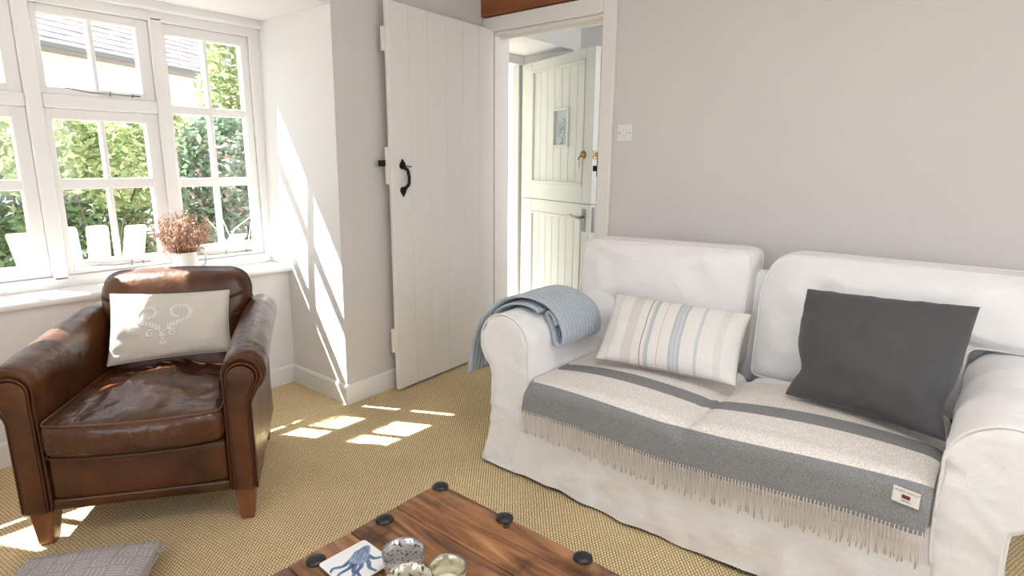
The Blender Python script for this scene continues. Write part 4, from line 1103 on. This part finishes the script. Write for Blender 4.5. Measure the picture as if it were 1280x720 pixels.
# ================================================================== JUG OF DRIED FLOWERS ON THE SILL
JX, JY, JZ = 1.165, 3.075, 0.670
jg = root('jug', (JX, JY, JZ), 'small white glazed jug on the window sill behind the armchair', 'jug')
bm = BM()
lathe(bm, [(0.001, 0.001), (0.044, 0.001), (0.052, 0.006), (0.056, 0.05), (0.055, 0.085), (0.058, 0.112), (0.060, 0.120), (0.057, 0.119), (0.052, 0.09), (0.052, 0.05), (0.045, 0.01), (0.001, 0.008)], (JX, JY, JZ), 36); mk('body', bm, 'whiteglaze', jg)
bm = BM(); hv = Vector((0.9, -0.45, 0)).normalized(); jc = Vector((JX, JY, JZ))
tube(bm, resample([tuple(jc+hv*a+Vector((0, 0, b))) for a, b in ((0.055, 0.105), (0.075, 0.112), (0.092, 0.098), (0.093, 0.070), (0.080, 0.045), (0.054, 0.030))], 16, False), 0.005, 7); mk('handle', bm, 'whiteglaze', jg)
fl = root('dried_flowers', (JX, JY, JZ+0.11), 'bunch of dried pinkish-brown flowers standing in the white jug', 'flowers')
b1, b2_ = BM(), BM()
for i in range(190):
    a = random.uniform(0, 2*pi); rr = sqrt(random.random()); r0 = 0.030*rr
    p0 = Vector((JX+r0*cos(a), JY+r0*sin(a), JZ+0.045)); sp = 0.115*rr
    hgt = random.uniform(0.20, 0.345)*(1-0.18*rr)
    p2 = Vector((JX+(r0+sp)*cos(a), JY+(r0+sp*0.7)*sin(a), JZ+hgt)); p1 = p0.lerp(p2, 0.5)+Vector((random.uniform(-.006, .006), random.uniform(-.006, .006), 0.01))
    tube(b1, [p0, p1, p2], 0.0009, 3)
    for k in range(random.randint(7, 12)):
        f = random.uniform(0.55, 1.03); c = p1.lerp(p2, (f-0.5)*2) + Vector((random.uniform(-.009, .009), random.uniform(-.009, .009), random.uniform(-.004, .006)))
        s = random.uniform(0.0022, 0.0050)
        V = [b2_.verts.new(c+Vector(d)*s) for d in ((1, 0, 0), (0, 1, 0), (-1, 0, 0), (0, -1, 0), (0, 0, 1.3), (0, 0, -1.3))]
        for q in range(4): b2_.faces.new((V[q], V[(q+1) % 4], V[4])); b2_.faces.new((V[(q+1) % 4], V[q], V[5]))
for k in range(9):   # a few stray sprays leaning out to the left
    a = radians(random.uniform(150, 215)); p0 = Vector((JX, JY, JZ+0.06)); ln = random.uniform(0.15, 0.22)
    p2 = p0+Vector((cos(a)*ln*0.6, sin(a)*0.03, ln*random.uniform(0.25, 0.75)))
    tube(b1, [p0, p0.lerp(p2, 0.5)+Vector((0, 0, 0.02)), p2], 0.0008, 3)
    for q in range(5):
        c = p0.lerp(p2, random.uniform(0.6, 1.0))+Vector((random.uniform(-.006, .006),)*3); s = 0.0018
        V = [b2_.verts.new(c+Vector(d)*s) for d in ((1, 0, 0), (0, 1, 0), (-1, 0, 0), (0, -1, 0), (0, 0, 1.3), (0, 0, -1.3))]
        for z in range(4): b2_.faces.new((V[z], V[(z+1) % 4], V[4])); b2_.faces.new((V[(z+1) % 4], V[z], V[5]))
mk('stems', b1, 'stem', fl, kind='stuff'); mk('flower_heads', b2_, 'bud', fl, kind='stuff')

# ================================================================== GARDEN
GZ = -0.06
bm = BM(); box(bm, -9, 16, 3.30, 22, GZ-0.1, GZ); mk('ground', bm, 'paving', smooth=False, label='pale paved garden ground outside the window', cat='ground', kind='structure')
# picket fence
pf_ = root('picket_fence', (1.0, 4.6, GZ), 'pale weathered picket fence with leaning boards outside the window', 'fence')
for xb, xt, w_, zt in ((0.44, 0.36, 0.135, 0.73), (0.865, 0.815, 0.135, 0.782), (1.06, 1.045, 0.13, 0.80), (1.215, 1.225, 0.125, 0.798), (1.40, 1.455, 0.13, 0.785), (1.66, 1.79, 0.13, 0.69), (0.10, -0.02, 0.13, 0.74), (2.05, 2.17, 0.13, 0.66)):
    sl_ = (xt-xb)/(zt-0.56)*0.75
    def XP(a, b, t, xt=xt, zt=zt, sl_=sl_): return Vector((xt+a+(b-zt)*sl_, 4.6+t, b))
    poly = round_poly([(-w_/2, GZ, 0), (w_/2, GZ, 0), (w_/2, zt, 0), (-w_/2, zt, 0)], [0, 0, 0.022, 0.022], 4)
    bm = BM(); prism(bm, poly, XP, 0.0, 0.022); mk('picket', bm, 'bleached', pf_, False)
for z in (0.08, 0.50):
    bm = BM(); box(bm, -0.2, 2.4, 4.623, 4.66, z, z+0.075, 0.004); mk('rail', bm, 'bleached', pf_, False)
def foliage(name, m, blobs, n, size, label, cat, stems=(), parent=None, stemname='trunk'):
    """leaf cards scattered over ellipsoids; one thing with stems"""
    R = root(name, (blobs[0][0], blobs[0][1], GZ), label, cat)
    me = bpy.data.meshes.new('leaves'); vs, fs, tone = [], [], []
    tot = sum(b[3]*b[4]*b[5] for b in blobs)
    off = Vector(R.location)
    for bx, by, bz, rx, ry, rz in blobs:
        k = int(n*(rx*ry*rz)/tot)
        for i in range(k):
            d = Vector((random.gauss(0, 1), random.gauss(0, 1), random.gauss(0, 1))).normalized()
            rr = random.uniform(0.55, 1.0)**0.5
            rr *= 1+0.22*noise.noise(d*2.2+Vector((bx, by, bz)))
            p = Vector((bx+d.x*rx*rr, by+d.y*ry*rr, bz+d.z*rz*rr))
            if p.z < GZ: continue
            a = Vector((random.gauss(0, 1), random.gauss(0, 1), random.gauss(0, .6))).normalized(); b = a.cross(Vector((random.gauss(0, 1), random.gauss(0, 1), random.gauss(0, 1)))).normalized()
            s = size*random.uniform(0.6, 1.3); q = p-off; j = len(vs)
            vs += [q-a*s, q+b*s*0.45, q+a*s, q-b*s*0.45]; fs.append((j, j+1, j+2, j+3)); tone.append(min(1, max(0, random.gauss(0.45, 0.25))))
    me.from_pydata([tuple(v) for v in vs], [], fs); me.update()
    at = me.attributes.new('tone', 'FLOAT', 'FACE'); at.data.foreach_set('value', tone)
    me.materials.append(MT[m]); o = bpy.data.objects.new('leaves', me); o.parent = R; o['kind'] = 'stuff'; link(o)
    for s in stems:
        bm = BM(); tube(bm, s[0], s[1], 7, radii=[s[1]*(1-0.6*i/(len(s[0])-1)) for i in range(len(s[0]))]); mk(stemname, bm, s[2] if len(s) > 2 else 'bark', R)
    return R
hb_ = [(-1.6+0.55*i+random.uniform(-.1, .1), 7.0+random.uniform(-.08, .08), 0.66+random.uniform(-.05, .08), 0.55, 0.42, 0.90+random.uniform(-.06, .10)) for i in range(8)]
foliage('hedge', 'hedge', hb_, 26000, 0.05, 'dense green clipped hedge beyond the picket fence', 'hedge', [([(x, 7.0, GZ), (x+.05, 7.0, 0.9)], 0.02) for x in (-1, 0.2, 1.2, 2.1)], stemname='stem')
foliage('climbing_shrub', 'shrub', [(1.30, 5.8, 1.28, 0.40, 0.30, 0.36), (1.85, 5.8, 1.20, 0.45, 0.30, 0.40), (2.15, 5.8, 1.38, 0.30, 0.28, 0.30)], 4600, 0.042, 'loose pale yellow-green shrub above the hedge', 'shrub', [([(1.6, 5.85, GZ), (1.75, 5.85, 0.7), (2.05, 5.8, 1.4)], 0.009), ([(1.6, 5.85, GZ), (1.45, 5.85, 0.9), (1.3, 5.8, 1.40)], 0.009)], stemname='stem')
foliage('tree', 'shrub', [(3.18, 6.3, 2.25, 0.40, 0.36, 0.80), (2.95, 6.2, 1.85, 0.34, 0.3, 0.30), (3.50, 6.4, 2.0, 0.4, 0.36, 0.6)], 5200, 0.045, 'pale leafy tree at the right of the garden, beyond the window', 'tree', [([(3.15, 6.3, GZ), (3.18, 6.3, 1.2), (3.15, 6.3, 2.3)], 0.05)])
foliage('flowering_shrub', 'redleaf', [(2.40, 5.2, 1.15, 0.46, 0.33, 0.48), (2.85, 5.2, 1.0, 0.40, 0.33, 0.6), (2.5, 5.2, 0.5, 0.55, 0.33, 0.5)], 9500, 0.040, 'dark green shrub with reddish flowers right of the hedge', 'shrub', [([(2.6, 5.25, GZ), (2.55, 5.2, 0.5), (2.45, 5.15, 1.0)], 0.02)], stemname='stem')
# bare pale twigs close to the window, and a dark drainpipe-like post
tw = root('bare_twigs', (1.95, 4.15, GZ), 'bare pale twigs of a small plant outside the right-hand casement', 'plant')
for i, (p, q, r) in enumerate((((1.95, 4.15, GZ), (1.92, 4.12, 0.55), (1.78, 4.1, 0.95)), ((1.95, 4.15, GZ), (1.98, 4.12, 0.6), (2.02, 4.1, 0.82)), ((1.92, 4.12, 0.55), (1.86, 4.1, 0.74), (2.04, 4.08, 0.86)), ((1.93, 4.12, 0.5), (1.82, 4.1, 0.70), (1.72, 4.1, 0.84)), ((1.97, 4.12, 0.62), (1.90, 4.1, 0.70), (1.84, 4.1, 0.62)))):
    bm = BM(); tube(bm, resample([p, q, r], 8, False), 0.006, 5, radii=[0.007-0.0006*k for k in range(8)]); mk('twig', bm, 'twig', tw)
# neighbouring house: wall, roof with tile courses, gutter
HO = Vector((2.1, 9.0, 0)); HU = Vector((1.71, 0.86, 0)).normalized(); HV = Vector((-HU.y, HU.x, 0)); EZ = 2.56
def XH(u, v, z): return HO + HU*u + HV*v + Vector((0, 0, z))
hs = root('cottage', tuple(XH(0, 0, GZ)), 'white rendered cottage with a brown tiled roof across the garden', 'house')
bm = BM(); box(bm, -6, 4.6, 0.12, 4.2, GZ, EZ-0.05, 0, lambda v: XH(v.x, v.y, v.z)); mk('wall', bm, 'render', hs, False)
sl2 = math.tan(radians(40)); bm = BM()
loft(bm, [[XH(u, -0.18, EZ-0.03), XH(u, 2.15, EZ-0.03+2.33*sl2), XH(u, 4.5, EZ-0.03), XH(u, 4.5, EZ-0.08), XH(u, -0.18, EZ-0.08)] for u in (-6.2, 4.8)]); mk('roof', bm, 'tile', hs, False)
bm = BM(); rows = 20; step = 0.135; cl, sn = cos(radians(40)), sin(radians(40))
for rI in range(rows):
    s0 = rI*step; u = -6.2+(0.1 if rI % 2 else 0)
    while u < 4.75:
        wdt = 0.20; dz = random.uniform(0, 0.006); a = s0-0.02; b = s0+step+0.03
        P = []
        for (uu, ss, h) in ((u+.003, a, 0.020), (u+wdt-.003, a, 0.020), (u+wdt-.003, b, 0.010), (u+.003, b, 0.010), (u+.003, a, 0.008), (u+wdt-.003, a, 0.008)):
            P.append(bm.verts.new(XH(uu, -0.18+ss*cl-h*sn, EZ-0.03+ss*sn+(h+dz)*cl)))
        bm.faces.new((P[0], P[1], P[2], P[3])); bm.faces.new((P[4], P[5], P[1], P[0]))
        u += wdt
mk('roof_tiles', bm, 'tile', hs, False, kind='stuff')
bm = BM(); tube(bm, [XH(-6.2, -0.22, EZ-0.055), XH(4.8, -0.22, EZ-0.045)], 0.038, 10); mk('gutter', bm, 'gutter', hs)
# slab added outside to keep the sun off the front door
bm = BM(); loft(bm, [[(a, 3.031, 2.12), (a, 4.25, 2.02), (a, 4.25, 2.08), (a, 3.031, 2.20)] for a in (2.75, 4.0)]); mk('sun_blocker', bm, 'render', smooth=False, label='added white slab blocking the sun above the front door', cat='sun blocker')
# sunlit white garden wall seen through the front door
bm = BM(); box(bm, 5.2, 5.45, 3.6, 9.0, GZ, 2.9); mk('garden_wall', bm, 'render', smooth=False, label='bright white garden wall seen past the open front door', cat='wall', kind='structure')
